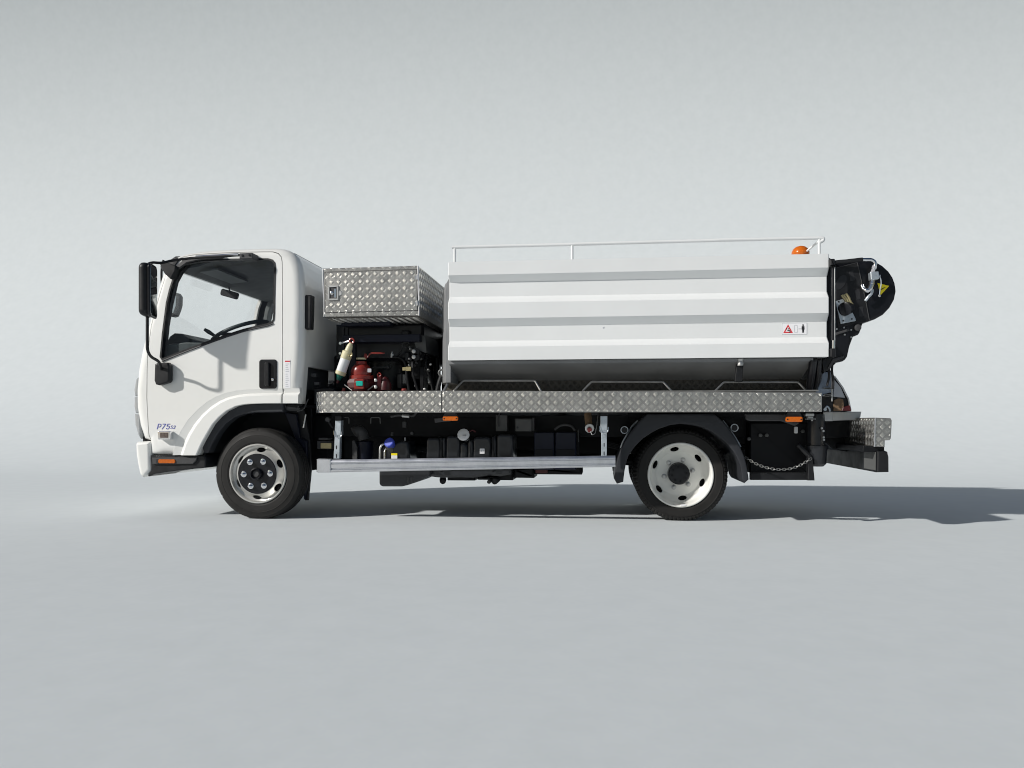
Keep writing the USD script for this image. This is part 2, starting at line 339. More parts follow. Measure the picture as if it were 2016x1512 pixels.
# side repeater
sr = part('side_repeater', prism(prect(310, 848.5, 334.5, 865.5, -0.05, 0.008), -0.05, 0.0, 0.008, 2), 'chrome', door)
part('repeater_lens', prism(prect(314.5, 852, 331, 862, -0.053, 0.006), -0.053, -0.045, 0.003), 'dark_lens', door)
# flares round the wheel arch (split at the door seam)
def flare(fo, fi):
    rings = []
    for a, b in zip(fo, fi):
        A, B = U(*a, 0.0), U(*b, 0.0); C = A + (B - A) * 0.16; D = B + (A - B) * 0.05; E = A + (A - B) * GROOVE
        rings.append([E + [0, .0005, 0], A + [0, .011, 0], C + [0, -.016, 0], C + (B - C) * .12 + [0, -.026, 0], D + [0, -.028, 0], B + [0, -.022, 0], B + [0, .05, 0], E + [0, .05, 0]])
    return loft(rings)
part('wheel_arch_flare', flare(fo, fi), 'cab_paint', door, 24)
part('wheel_arch_flare', mir(flare(fo, fi)), 'cab_paint', doors[1], 24)
part('wheel_arch_flare', flare(fo2, fi2), 'cab_paint', cab, 24)
part('wheel_arch_flare', mir(flare(fo2, fi2)), 'cab_paint', cab, 24)
lip = fi[1:] + [(557, 794.5), (557, 811), (540, 811.5), (500, 812), (478, 815), (460, 822), (444, 834), (430, 851), (418, 872), (409, 892), (402, 892)]
part('arch_lip', pprism(lip, 0.02, 0.12, 0.006), 'guard_plastic', T)
arch = [(393, 900), (401, 884), (408, 868), (416.6, 852), (427, 835), (439, 821.5), (452, 811.5), (470, 803.5), (490, 798.5), (520, 797), (592, 796.5)]
aP = pts(arch, 0.03); aQ = offset(np.vstack([aP, aP[::-1] - [0, 1.0]]), 0.02)[:len(aP)]
part('wheel_arch_liner', prism(np.vstack([aP, aQ[::-1]]), 0.06, 1.94, 0), 'chassis_paint', T)
part('inner_fender', prism(np.vstack([pts([(399, 897), (420, 850), (450, 813), (490, 799), (612, 797), (612, 870), (560, 880)], 0.4)]), 0.42, 0.46, 0.003), 'chassis_paint', T)
# rear corner vent, data sticker
vx = U(599, 620, 0.09)
part('corner_vent', tumbled(prism(rrect(-2.395, U(0, 657.5, .09)[2], -2.335, U(600, 580.5, .09)[2], .01, 3), 0.055, 0.135, 0.01)), 'black_plastic', cab)
st = part('data_sticker', pbox(560.5, 709, 571.5, 764, -0.0012, 0.004, 0, 0.002), 'sticker_white', T)
part('sticker_band', pbox(561, 710, 571, 712.5, -0.0022, 0.002, 0, 0.001), 'sticker_red', st)
for k, yy in enumerate((716, 719.5, 723, 726.5, 731, 736, 740, 744, 748, 752, 756, 760)):
    part('text_line', pbox(562, yy, 569 - (k * 7 % 4), yy + 1.0, -0.0022, 0.002, 0, 0.0005), 'sticker_grey', st)
# corner panel, head lamps, bumper, side step
lamps = ([(270, 747), (274, 743), (278, 752), (279, 778), (268, 780), (266.5, 768)], [(267, 781.5), (279, 780), (279, 812), (269, 813), (266.6, 800)], [(267.5, 815), (279, 814), (279.5, 864), (274, 856), (268.5, 836)])
for f in (lambda m: m, mir):
    for q in lamps: part('headlight', f(prism(pts(q, 0.05), 0.03, 0.32, 0.012, 2)), 'clear_lens', T)
bp = [(266, 874), (269, 869.5), (293, 868.5), (296, 872), (296.5, 926), (288, 936), (280, 940), (274, 933), (270, 915), (267, 895)]
part('front_bumper', prism(pts(bp, 0.01), 0.005, 1.99, 0.03, 4), 'cab_paint', T, 40)
part('bumper_bracket', pbox(281, 860, 297, 872, 0.06, 0.25, 0.003), 'black_plastic', T)
ss = part('side_step', pprism([(296, 896.5), (402, 897), (405, 905), (404, 921), (372, 924), (330, 929), (305, 933), (292, 938), (290, 936), (297, 926)], 0.012, 0.42, 0.008), 'black_plastic', T)
part('step_plate', pprism([(299, 901), (387, 900.5), (386, 906), (379, 913.5), (300, 914)], -0.004, 0.03, 0.004), 'grey_plastic', ss)
part('amber_reflector', pbox(311, 904.5, 344.5, 912, -0.012, 0.0, 0.003, 0.012), 'amber_lens', ss)
part('reflector_pocket', pbox(307, 904, 312, 912.5, -0.008, 0.0, 0.001, 0.004), 'sticker_black', ss)
part('side_step', mir(pprism([(296, 896.5), (402, 897), (405, 905), (404, 921), (330, 929), (292, 938), (297, 926)], 0.012, 0.42, 0.008)), 'black_plastic', T)
# windshield
wsP = pts([(293, 676), (337, 531)], 0.14)
def windshield():
    rings = []
    for Y in np.linspace(0.13, 1.87, 13):
        bow = -0.05 * (1 - ((Y - 1) / .87) ** 2)
        (x0, z0), (x1, z1) = wsP
        rings.append([(x0 + bow, Y, z0 - .01), (x1 + bow, Y, z1 + .01), (x1 + bow + .006, Y, z1 + .01), (x0 + bow + .006, Y, z0 - .01)])
    return loft(rings)
part('windshield', windshield(), 'window_glass', T, 30)
part('windshield_frit', tumbled(prism(cpts([(316, 525), (345, 506), (354, 510), (347, 521), (339, 538), (335, 548), (326, 540)], 0), -0.010, 0.03, 0.004)), 'sticker_black', cab)
# cab interior
hlP = cpts([(334, 519), (346, 532), (360, 532.5), (395, 526), (420, 517), (540, 515), (583, 515), (583, 500), (350, 506)], 0.1)
part('headliner', tumbled(prism(hlP, 0.075, 1.925, 0.0)), 'trim_dark', cab)
part('overhead_console', tumbled(prism(cpts([(372, 530), (376, 533.5), (425, 527), (432, 519), (432, 514), (372, 514)], 0.3), 0.45, 1.6, 0.01)), 'trim_grey', cab)
part('console_box', tumbled(prism(cpts([(455, 528), (510, 527), (510, 514), (455, 514)], 0.5), 0.75, 1.35, 0.012)), 'black_plastic', cab)
part('sun_visor', tumbled(prism(cpts([(362, 534), (364, 537), (424, 530), (424, 526)], 0.2), 0.25, 0.85, 0.003)), 'trim_grey', cab)
dashP = pts([(296, 706), (306, 690), (330, 677), (365, 673), (396, 674), (412, 690), (418, 740), (400, 790), (310, 790), (294, 740)], 0.06)
part('dashboard', prism(dashP, 0.07, 1.9, 0.015, 2), 'dash_green', cab)
part('instrument_hood', prism(pts([(334, 698), (336, 680), (343, 664), (352, 657.5), (366, 658.5), (380, 667), (396, 672), (402, 685), (398, 710), (334, 712)], 0.28), 0.2, 0.75, 0.02, 2), 'dash_green', cab)
sc = U(474, 655, 0.52); a1, a2 = np.array([math.cos(.36), 0, math.sin(.36)]), np.array([-.1, 1, 0.0])
wr = [sc + .255 * (math.cos(a) * a1 + math.sin(a) * a2) for a in np.linspace(0, 2 * math.pi, 49)[:-1]]
sw = part('steering_wheel', tube(wr, 0.0165, 10, 0, closed=True), 'dash_green', cab) if False else part('steering_wheel', tube(wr, 0.0165, 10, 0, closed=True), 'dash_green', T)
nrm = np.cross(a1, a2)
part('hub', stack(sc + nrm * .0, -nrm, [(-.012, .05), (.0, .075), (.03, .07), (.05, .04)]) if nrm[2] > 0 else stack(sc, nrm, [(-.012, .05), (0, .075), (.03, .07), (.05, .04)]), 'black_plastic', sw)
for a in (0.15, 2.2, 4.3): part('spoke', tube([sc + .06 * (math.cos(a) * a1 + math.sin(a) * a2) - [0, 0, .012], sc + .25 * (math.cos(a) * a1 + math.sin(a) * a2)], 0.014, 8, 0), 'black_plastic', sw)
part('column', cone(sc - [0.0, 0, 0.02], U(395, 735, .52), 0.045, 0.06), 'black_plastic', sw)
part('stalk', tube([U(440, 668, .45), U(424, 662, .4), U(410, 653, .36), U(402, 648, .34)], [.008, .012, .018, .012], 10, 0), 'dash_green', sw)
for y in (0.18, 1.12):
    s = part('seat', box(-3.03, -2.55, y, y + .7, 0.98, 1.15, 0.05), 'seat_cloth', T)
    part('backrest', prism(np.array([(-2.62, 1.12), (-2.5, 1.75), (-2.42, 1.75), (-2.44, 1.05)]), y + .05, y + .6, 0.04, 2), 'seat_cloth', s)
rvm = U(452, 579, 1.0)
rm = part('rear_view_mirror', tumbled(prism(rrect(rvm[0] - .095, rvm[2] - .035, rvm[0] + .095, rvm[2] + .03, .02, 4), .985, 1.015, .008)) if False else prism(np.array([[rvm[0] + dx * math.cos(.28) + dz * math.sin(.28), rvm[2] - dx * math.sin(.28) + dz * math.cos(.28)] for dx, dz in rrect(-.088, -.032, .088, .032, .02, 4)]), .985, 1.02, .008), 'black_plastic', T)
many('mirror_stem', (tube([U(449, 556, 1.0), U(451, 566, 1.0), U(452, 578, 1.0)], .006, 8, .01), tube([U(445, 556, 1.0), U(449, 566, 1.0), U(453, 572, 1.0)], .003, 6, .01)), 'black_plastic', rm)
# side mirror with its arms
mr = group('side_mirror', T, label='black side mirror on two arms ahead of the door')
ym = -0.28
mc = U(294, 572, ym); mw, mn = np.array([-.30, .954, 0]), np.array([.954, .30, 0])   # the head's width and the way its glass faces
def mirror_head(w0, w1, za, zb, n0, n1, r, b, n=3):
    V, Fm = prism(rrect(w0, za, w1, zb, r, 5), n0, n1, b, n)
    return orient(mc + V[:, :1] * mw + V[:, 1:2] * mn + V[:, 2:] * [0, 0, 1], Fm)
hz_ = 51.5 / 1515 * 6.03
part('mirror_housing', mirror_head(-.10, .10, -hz_ + .002, hz_, -.058, .02, .045, .035, 4), 'black_plastic', mr, 40)
part('mirror_rim', mirror_head(-.105, .105, -hz_ - .006, hz_ - .004, .014, .032, .04, .006), 'black_paint', mr)
part('mirror_glass', mirror_head(-.092, .092, -hz_ + .01, hz_ - .02, .030, .034, .03, .001, 1), 'mirror_glass', mr)
part('lower_arm', tube([U(290, 618, ym), U(290, 690, ym), U(297, 703, ym + .06), U(313, 711, ym + .13), U(318, 727, -.055)], .0115, 12, .05), 'black_plastic', mr)
part('upper_arm', tube([U(289, 528, ym), U(290, 520, ym), U(300, 516.5, ym + .03), U(318, 518, ym + .10), U(338, 513, -.10), U(372, 508.5, -.045), U(476, 502, -.02)], .0105, 12, .05), 'black_plastic', mr)
part('arm_tube', tube([U(386, 505.5, -.028), U(470, 501, -.024)], .011, 12, 0), 'chrome', mr)
part('arm_bracket', pbox(471, 497.5, 497, 510, -.045, .07, .006, .005), 'grey_plastic', mr)
for a, b_ in ((477, 503), (491, 502)): part('bolt', stack(U(a, b_, -.045), (0, -1, 0), [(0, .009), (.006, .009), (.008, .006)], 6), 'sticker_black', mr)
part('arm_gusset', pprism([(314, 519), (330, 517), (345, 523), (344, 533), (335, 549), (322, 536)], -.03, .03, .004), 'black_plastic', mr)
part('mirror_base', prism(pts([(304, 717), (309, 714), (329, 713.5), (333, 720), (333, 748), (330, 753), (313, 758.5), (306, 757), (303, 749)], -.062), -.062, .0, .014, 3), 'black_plastic', mr, 40)
# front-view mirror seen through the windshield
fm = group('front_mirror', T, label='small black kerb mirror ahead of the windshield')
yf = 0.5; fmp = [(330, 577), (338, 574), (350, 577), (354, 583), (353.5, 600), (350, 612), (346, 622), (340, 624), (329, 622)]
part('mirror_housing', prism(pts(fmp, yf), yf, yf + .06, .012, 2), 'black_plastic', fm)
part('mirror_glass', prism(pts([(329, 583), (339, 580), (347, 583), (346, 602), (341, 616), (329, 615)], yf - .003), yf - .003, yf + .01, .001), 'mirror_glass', fm)
part('mirror_arm', tube([U(336, 590, yf + .04), U(318, 560, yf + .02), U(318, 530, yf), U(322, 512, yf)], .010, 10, .05), 'black_plastic', fm)

# ------------------------------------------------------------------ wheels
def revolve_y(prof, X, Y, Z, n=72, holes=None):
    """A closed (r, y) profile turned about the y axis as a manifold, with holes cut through it."""
    V, Fv = lathe_y(prof, 0, 0, 0, n); m = to_man(V, Fv)
    if holes:
        k, r, a, b_, ph, y0, y1 = holes
        for i in range(k):
            t = ph + 2 * math.pi * i / k; e = np.array([(a * math.cos(q), b_ * math.sin(q)) for q in np.linspace(0, 2 * math.pi, 25)[:-1]])
            c, s = math.cos(t), math.sin(t)
            P = np.stack([r * c + e[:, 0] * c - e[:, 1] * s, r * s + e[:, 0] * s + e[:, 1] * c], 1)
            m = m - man(P, y0, y1)
    V, Fv = arr(m); return V + [X, Y, Z], Fv
def tyre_prof(R, ri, w):
    s = [(ri, .02), (ri + .006, .007), (ri + .02, .003), (ri + .022, .0015), (ri + .028, .002), (ri + .05, 0), (ri + .072, .001), (ri + .074, -.0008), (ri + .078, .002), (R - .028, .007), (R - .024, .0065), (R - .014, .014), (R - .004, .026), (R, .042)]
    t = []
    for g in (.30, .5, .70):
        t += [(R, w * g - .006), (R - .011, w * g - .004), (R - .011, w * g + .004), (R, w * g + .006)]
    return s + t + [(r, w - y) for r, y in s[::-1]]
def treaded(R):
    def f(p, k):
        r = p[:, 0].copy()
        if k % 3 == 0:
            sh = (r > R - .03) & ((p[:, 1] < .05) | (p[:, 1] > .155)); r[sh] -= .009
        return r
    return f
def ribbed(R):
    def f(p, k):
        r = p[:, 0].copy()
        if k % 16 == 0: r[(r > R - .026) & (r < R - .001)] -= .004
        return r
    return f
FX, RX, R_T = -2.770, 0.596, 0.3695
def front_wheel(label, flip):
    g = group('wheel', T, label=label); f = mir if flip else (lambda m: m)
    Y, Z = 0.05, R_T - .004
    part('tyre', f(lathe_y(tyre_prof(R_T, .236, .205), FX, Y, Z, 192, ribbed(R_T))), 'rubber', g, 30)
    rp = [(.241, .004), (.236, -.003), (.229, -.003), (.226, .006), (.222, .030), (.205, .040), (.190, .028), (.172, .004), (.166, -.003), (.06, -.003), (.06, .006), (.160, .006), (.176, .022), (.190, .040), (.205, .052), (.215, .06), (.215, .19), (.236, .2), (.241, .2)]
    part('rim', f(revolve_y(rp, FX, Y, Z, 96, (6, .192, .018, .037, math.radians(85), -.05, .1))), 'rim_silver', g, 30)
    part('hub_plate', f(stack((FX, Y + .003, Z), (0, -1, 0), [(0, .162), (.009, .162), (.012, .158)], 64)), 'black_paint', g)
    part('hub_cap', f(lathe_y([(.046, -.008), (.046, -.040), (.040, -.044), (.036, -.040), (.030, -.022), (.004, -.020), (.004, -.006)], FX, Y, Z, 40)), 'black_paint', g)
    part('hub_centre', f(stack((FX, Y - .012, Z), (0, -1, 0), [(0, .026), (.012, .026), (.016, .022)], 32)), 'grey_plastic', g)
    for k in range(6):
        a = math.radians(0 + 60 * k + 2); c = np.array([FX + .111 * math.cos(a), Y - .008, Z + .111 * math.sin(a)])
        part('wheel_nut', f(join(stack(c, (0, -1, 0), [(0, .024), (.004, .024), (.006, .020)], 24), stack(c, (0, -1, 0), [(0, .0165), (.026, .0165), (.029, .013)], 6), stack(c + [0, -.028, 0], (0, -1, 0), [(0, .009), (.010, .009), (.012, .006)], 16))), 'chrome', g)
    part('brake_drum', f(stack((FX, Y + .06, Z), (0, 1, 0), [(0, .19), (.16, .19)], 32)), 'chassis_paint', g)
front_wheel('front wheel with black hub plate and bright nuts', False)
def rear_wheel(label, flip):
    g = group('wheel', T, label=label); f = mir if flip else (lambda m: m)
    Y, Z, R = 0.33, R_T - .006, .3685
    for k, y in enumerate((Y, Y + .24)):
        part('tyre', f(lathe_y(tyre_prof(R, .252, .205), RX, y, Z, 216, treaded(R))), 'rubber', g, 26)
    rp = [(.257, .004), (.252, -.004), (.244, -.004), (.240, .004), (.234, .035), (.230, .12), (.218, .152), (.200, .178), (.178, .190), (.168, .188), (.05, .188), (.05, .198), (.168, .198), (.182, .202), (.205, .190), (.226, .162), (.239, .13), (.247, .04), (.252, .03), (.257, .03)]
    part('rim', f(revolve_y(rp, RX, Y, Z, 96, (6, .200, .018, .035, math.radians(39), .05, .30))), 'rim_white', g, 30)
    part('hub', f(stack((RX, Y + .195, Z), (0, -1, 0), [(0, .088), (.07, .086), (.078, .078), (.08, .05)], 40)), 'black_paint', g)
    for k in range(8):
        a = math.radians(45 * k + 10); part('hub_bolt', f(stack((RX + .058 * math.cos(a), Y + .116, Z + .058 * math.sin(a)), (0, -1, 0), [(0, .010), (.008, .010)], 6)), 'chassis_paint', g)
    for k in range(6):
        a = math.radians(60 * k + 12); c = np.array([RX + .117 * math.cos(a), Y + .190, Z + .117 * math.sin(a)])
        part('wheel_nut', f(join(stack(c, (0, -1, 0), [(0, .021), (.005, .021), (.007, .017)], 24), stack(c, (0, -1, 0), [(0, .0155), (.026, .0155), (.029, .012)], 6), stack(c + [0, -.028, 0], (0, -1, 0), [(0, .009), (.010, .009)], 16))), 'dull_aluminium', g)
    part('brake_drum', f(stack((RX, Y + .212, Z), (0, 1, 0), [(0, .195), (.17, .195)], 40)), 'chassis_paint', g)
    part('tyre_label', f(pbox(1340, 993.5, 1351.5, 996.8, Y - .004, Y + .006, 0, .001)), 'sticker_white', g)
rear_wheel('twin rear wheel with deep white dished rim', False); rear_wheel('far twin rear wheel in shade', True)
many('axle', (cone((FX, .2, R_T), (FX, 1.8, R_T), .05), cone((RX, .5, R_T), (RX, 1.5, R_T), .085), stack((RX, .85, R_T), (0, 1, 0), [(0, .09), (.06, .18), (.24, .18), (.3, .09)])), 'chassis_paint', T)
# rear mudguard
mg_out = [(1214.6, 952.5), (1208.5, 942), (1212, 920), (1216, 901), (1222, 884), (1230.6, 867.7), (1243, 849), (1257.6, 830.6), (1273.6, 814.5), (1406, 814.5), (1412, 818.5), (1426, 832), (1438, 847.5), (1449, 863), (1458, 881), (1466, 900), (1471, 920), (1474.5, 944), (1466, 951.5)]
mg_in = [(1461, 944), (1457, 917), (1450, 900), (1443, 888), (1430.5, 873), (1416, 860.5), (1400, 849), (1382, 841), (1362, 836.3), (1340, 834.5), (1319, 837), (1298, 844), (1281, 853), (1264, 865), (1249, 880.5), (1237, 898), (1232.5, 912), (1229.5, 928), (1227, 949)]
mg = part('mudguard', pprism(mg_out + mg_in, .20, .84, .012, 2), 'guard_plastic', T, 40)
part('mudguard', mir(pprism(mg_out + mg_in, .20, .84, .012, 2)), 'guard_plastic', T, 40)
for (a, b_), (c, d), (e, h) in (((1221, 882), (1241, 849), (1230, 846.5)), ((1252, 832), (1240, 851), (1230, 847))): pass
for P in ([(1256, 828), (1245, 838), (1235, 855), (1226, 870), (1222, 882)], [(1423, 828), (1437, 846), (1448, 862), (1458, 880)]):
    part('clamp_strap', tube([U(a, b_, .32) for a, b_ in P], .0075, 8, .04), 'zinc', mg)
for a, b_ in ((1229.5, 846.5), (1446, 842)):
    part('clamp_tube', join(stack(U(a, b_, .26), (0, 1, 0), [(0, .026), (.5, .026)], 24)), 'black_plastic', mg)
    part('clamp_ring', tube([U(a, b_, .262) + .027 * np.array([math.cos(t), 0, math.sin(t)]) for t in np.linspace(0, 2 * math.pi, 25)[:-1]], .004, 8, 0, closed=True), 'zinc', mg)

# ------------------------------------------------------------------ tread plate
def tread(O, u, v, n, poly, pitch=.062, phase=(0.5, 0.5), h=.0022, s=1.0):
    """Raised bars of a five-bar tread: groups that lean one way, and between them groups that lean the other."""
    O, u, v, n = (np.asarray(q, float) for q in (O, u, v, n)); pg = Polygon(poly)
    x0, z0, x1, z1 = pg.bounds; Vs, Fs = [], []; c = 0
    L, wb, gp = .0335 * s * pitch / .062, .0021 * s * pitch / .062, .0056 * pitch / .062
    f = np.array([[0, 4, 5], [0, 5, 1], [1, 5, 6], [1, 6, 2], [2, 6, 7], [2, 7, 3], [0, 1, 8], [1, 2, 8], [2, 3, 8], [4, 9, 5], [5, 9, 6], [6, 9, 7]])
    for i in range(int((x1 - x0) / pitch) + 3):
        for j in range(int((z1 - z0) / pitch) + 3):
            for kind in (0, 1):
                cx = x0 + (i - 1 + phase[0] + .5 * kind) * pitch; cz = z0 + (j - 1 + phase[1] + .5 * kind) * pitch
                d = np.array([1, -1]) / math.sqrt(2) if kind == 0 else np.array([1, 1]) / math.sqrt(2); e = np.array([-d[1], d[0]])
                for b_ in range(-2, 3):
                    m = np.array([cx, cz]) + e * gp * b_; A, B = m - d * L / 2, m + d * L / 2
                    ia, ib = pg.contains(Point(A)), pg.contains(Point(B))
                    if not (ia or ib): continue
                    if not (ia and ib):
                        lo, hi = 0., 1.; I, Oo = (A, B) if ia else (B, A)
                        for _ in range(7):
                            md = (lo + hi) / 2
                            if pg.contains(Point(I + (Oo - I) * md)): lo = md
                            else: hi = md
                        if lo < .25: continue
                        A, B = I, I + (Oo - I) * lo
                    q = []
                    for t in (.14, .86):
                        p = A + (B - A) * t
                        for w, hh in ((-wb, 0), (-wb * .45, h), (wb * .45, h), (wb, 0)): q.append((*(p + e * w), hh))
                    q += [(*A, 0), (*B, 0)]
                    q = np.array(q); Vs.append(O + q[:, :1] * u + q[:, 1:2] * v + q[:, 2:] * n); Fs.append(f + c); c += 10
    V, Ff = np.vstack(Vs), np.vstack(Fs)
    q = V[Ff[2]]
    if np.cross(q[1] - q[0], q[2] - q[0]) @ n < 0: Ff = Ff[:, ::-1].copy()
    return V, Ff
def face_tread(P, Y, parent, phase=(.5, .5), pitch=.062, inset=.004, m='tread_metal'):
    Q = offset(P, inset)
    return part('tread_bars', tread((0, Y, 0), (1, 0, 0), (0, 0, 1), (0, -1, 0), Q, pitch, phase), m, parent, 50, kind='stuff')
# platform along the side
YP = -0.03
segs = ([(636, 770.5), (869.3, 769), (869.3, 812.3), (636, 812.8)], [(870.3, 769), (1240, 770.2), (1618.5, 773), (1618.5, 811), (1240, 811.4), (870.3, 812)])
for k, s in enumerate(segs):
    P = pts(s, YP); pf = part('platform_edge', prism(P, YP, .06, .003), 'plate_metal', T)
    face_tread(P, YP, pf, (.62, .62))
# wrapped front end of the platform edge
A, B = U(636, 770.5, YP), U(636, 812.8, YP); dx = np.array([-.118, .16, 0])
cp = part('platform_corner', loft([[A, A + dx, A + dx + [.02, 0, 0], A + [.02, .02, 0]], [B, B + dx, B + dx + [.02, 0, 0], B + [.02, .02, 0]]]), 'plate_metal', T)
ux = dx / np.linalg.norm(dx); L_ = np.linalg.norm(dx); hz = A[2] - B[2]
part('tread_bars', tread(B, ux, (0, 0, 1), np.cross(ux, [0, 0, 1]) * (1 if np.cross(ux, [0, 0, 1])[1] < 0 else -1), [(.004, .004), (L_ - .004, .004), (L_ - .004, hz - .004), (.004, hz - .004)], .062, (.5, .62)), 'tread_metal', cp, 50, kind='stuff')
xa, xb = A[0] + dx[0], U(1618, 790, YP)[0]; zt = U(900, 769, YP)[2]
many('platform_deck', (box(xa + .05, xb, .055, .50, zt - .014, zt - .004, 0), box(xa + .05, xb - .02, .06, .12, zt - .10, zt - .02, 0)), 'plate_metal', T)
many('platform_deck', (mir(box(xa + .05, xb, 0, .50, zt - .014, zt - .004, 0)), mir(box(xa, xb, -.03, 0, zt - .16, zt, 0.003))), 'plate_metal', T)
# inner raised tread plate and the low hand bars
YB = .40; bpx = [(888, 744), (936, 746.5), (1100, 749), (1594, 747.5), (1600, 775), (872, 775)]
P = pts(bpx, YB); bk = part('inner_kick_plate', prism(P, YB, YB + .02, .002), 'shaded_plate', T); face_tread(P, YB, bk, (.4, .5), m='shaded_plate')
part('kick_plate_end', tube([U(873, 771, .0), U(881, 756, .1), U(888, 744, .2)], .011, 8, 0), 'aluminium', T)
for q in ([(893.5, 769.5), (912, 749.5), (1053, 749.5), (1065, 770)], [(1147, 770), (1164.5, 751.5), (1305.5, 752), (1322.5, 770.5)], [(1406.5, 771), (1425, 752.5), (1571, 752.5), (1591, 773.5)]):
    Po = [U(a, b_, .25) for a, b_ in q]
    part('hand_bar', tube(Po, .0088, 8, .012), 'dull_aluminium', T)

# ------------------------------------------------------------------ toolbox
YT = .035
tbP = pts([(635.7, 528.6), (822.6, 523), (825, 621.3), (638, 624)], YT)
tb = part('toolbox', prism(tbP, YT, 1.95, .004), 'plate_metal', T)
bx = pts([(640.5, 536.5), (820.5, 531), (822, 611), (641.2, 615.5)], YT)
fr = [offset(tbP, .003), bx]
Q = np.array(offset(tbP, .004)); hole = Polygon(Q, [offset(bx, -.004)])
def frame_bars():
    V, Ff = tread((0, YT, 0), (1, 0, 0), (0, 0, 1), (0, -1, 0), Q, .0595, (.3, .35)); keep = []
    cen = V.reshape(-1, 10, 3).mean(1); bad = Polygon(offset(bx, -.006))
    ok = np.array([not bad.contains(Point(c[0], c[2])) for c in cen]); Vk = V.reshape(-1, 10, 3)[ok].reshape(-1, 3)
    f = Ff[:12]; return Vk, np.vstack([f + 10 * i for i in range(ok.sum())])
part('tread_bars', frame_bars(), 'tread_metal', tb, 50, kind='stuff')
part('door_gap', loft([at_y(offset(bx, -.0045), YT - .0006), at_y(offset(bx, -.0045), YT + .002), at_y(offset(bx, .004), YT + .002), at_y(offset(bx, .004), YT - .0006)], closed=True), 'sticker_black', tb)
td = part('toolbox_door', prism(bx, YT - .005, YT + .004, .002), 'plate_metal', T)
cut = Polygon(offset(bx, .003)).difference(Polygon(prect(645, 561, 670, 592, YT, .004)))
part('tread_bars', tread((0, YT - .005, 0), (1, 0, 0), (0, 0, 1), (0, -1, 0), list(cut.exterior.coords), .0595, (.3, .5)), 'tread_metal', td, 50, kind='stuff') if not cut.interiors else None
if cut.interiors:
    V, Ff = tread((0, YT - .005, 0), (1, 0, 0), (0, 0, 1), (0, -1, 0), offset(bx, .003), .0595, (.3, .5))
    cen = V.reshape(-1, 10, 3).mean(1); bad = Polygon(prect(644, 560, 671, 594, YT, .004))
    ok = np.array([not bad.contains(Point(c[0], c[2])) for c in cen]); Vk = V.reshape(-1, 10, 3)[ok].reshape(-1, 3)
    part('tread_bars', (Vk, np.vstack([Ff[:12] + 10 * i for i in range(ok.sum())])), 'tread_metal', td, 50, kind='stuff')
lf = prect(646.5, 562.5, 667, 591.5, YT, .006)
part('latch_frame', loft([at_y(lf, YT - .014), at_y(lf, YT - .003), at_y(offset(lf, .012), YT - .003), at_y(offset(lf, .012), YT - .014)], closed=True), 'dull_aluminium', td)
part('latch_pan', prism(offset(lf, .010), YT - .0075, YT - .003, 0), 'grey_plastic', td)
many('latch_paddle', (pbox(657.5, 568, 661.5, 586, YT - .015, YT - .006, .002), stack(U(654, 577, YT - .006), (0, -1, 0), [(0, .014), (.007, .014), (.009, .01)])), 'chrome', td)
part('latch_ear', stack(U(668.5, 577, YT - .004), (0, -1, 0), [(0, .021), (.004, .021), (.006, .018)]), 'dull_aluminium', td)
for py in (545.5, 596.5): many('hinge', (pbox(817.5, py - 4, 822, py + 4, YT - .010, YT, .002), cone(U(821, py - 5, YT - .008), U(821, py + 5, YT - .008), .006, n=10)), 'chrome', td)
x1t = tbP[1:3, 0].mean() + .001; zt0, zt1 = tbP[2:, 1].mean(), tbP[:2, 1].mean() - .004
part('tread_bars', tread((x1t + .001, YT, 0), (0, 1, 0), (0, 0, 1), (1, 0, 0), [(.01, zt0), (1.9, zt0), (1.9, zt1), (.01, zt1)], .0595, (.4, .4)), 'tread_metal', tb, 50, kind='stuff')
x0t = tbP[0, 0]
zb = tbP[2:, 1].min() - .002
part('tread_bars', tread((0, YT, zb - .006), (1, 0, 0), (0, 1, 0), (0, 0, -1), [(x0t + .02, .02), (x1t - .02, .02), (x1t - .02, 1.2), (x0t + .02, 1.2)], .0595, (.4, .4)), 'tread_metal', tb, 50, kind='stuff')
part('corner_trim', join(tube([np.r_[tbP[1][0], YT + .002, tbP[1][1]], np.r_[tbP[2][0], YT + .002, tbP[2][1]]], .006, 8, 0), tube([np.r_[tbP[0][0], YT + .002, tbP[0][1]], np.r_[tbP[3][0], YT + .002, tbP[3][1]]], .005, 8, 0)), 'aluminium', tb)

# ------------------------------------------------------------------ pump bay under the toolbox
many('support_frame', (pbox(672, 629, 768, 642, .30, .40, .003), box(-2.15, -1.5, .3, 1.9, 1.44, 1.5, .003), box(-2.14, -2.08, .42, .48, .95, 1.46, .003), box(-1.58, -1.52, 1.55, 1.62, .95, 1.46, .003)), 'navy_paint', T)
vt = part('vacuum_vessel', stack((-1.93, .95, .98), (0, 0, 1), [(0, .36), (.42, .36), (.46, .33), (.49, .2)], 48), 'black_paint', T)
many('filter_housing', (box(-2.3, -2.16, .5, 1.8, .95, 1.35, .02), box(-2.25, -1.62, 1.32, 1.7, .92, 1.46, .02)), 'chassis_paint', T)
part('bay_filler_panel', box(-2.30, -1.60, 1.40, 1.44, .93, 1.6, .003), 'chassis_paint', T); part('bay_filler_panel', box(-1.60, -1.22, 1.40, 1.44, 1.32, 1.6, .003), 'chassis_paint', T)  # dark filler panels added to keep light out of the pump bay
part('vessel_cover', box(-2.26, -1.50, .44, 1.3, 1.30, 1.608, .02), 'black_paint', T)
part('service_box', box(-2.36, -2.19, .2, .62, .93, 1.06, .01), 'black_plastic', T)
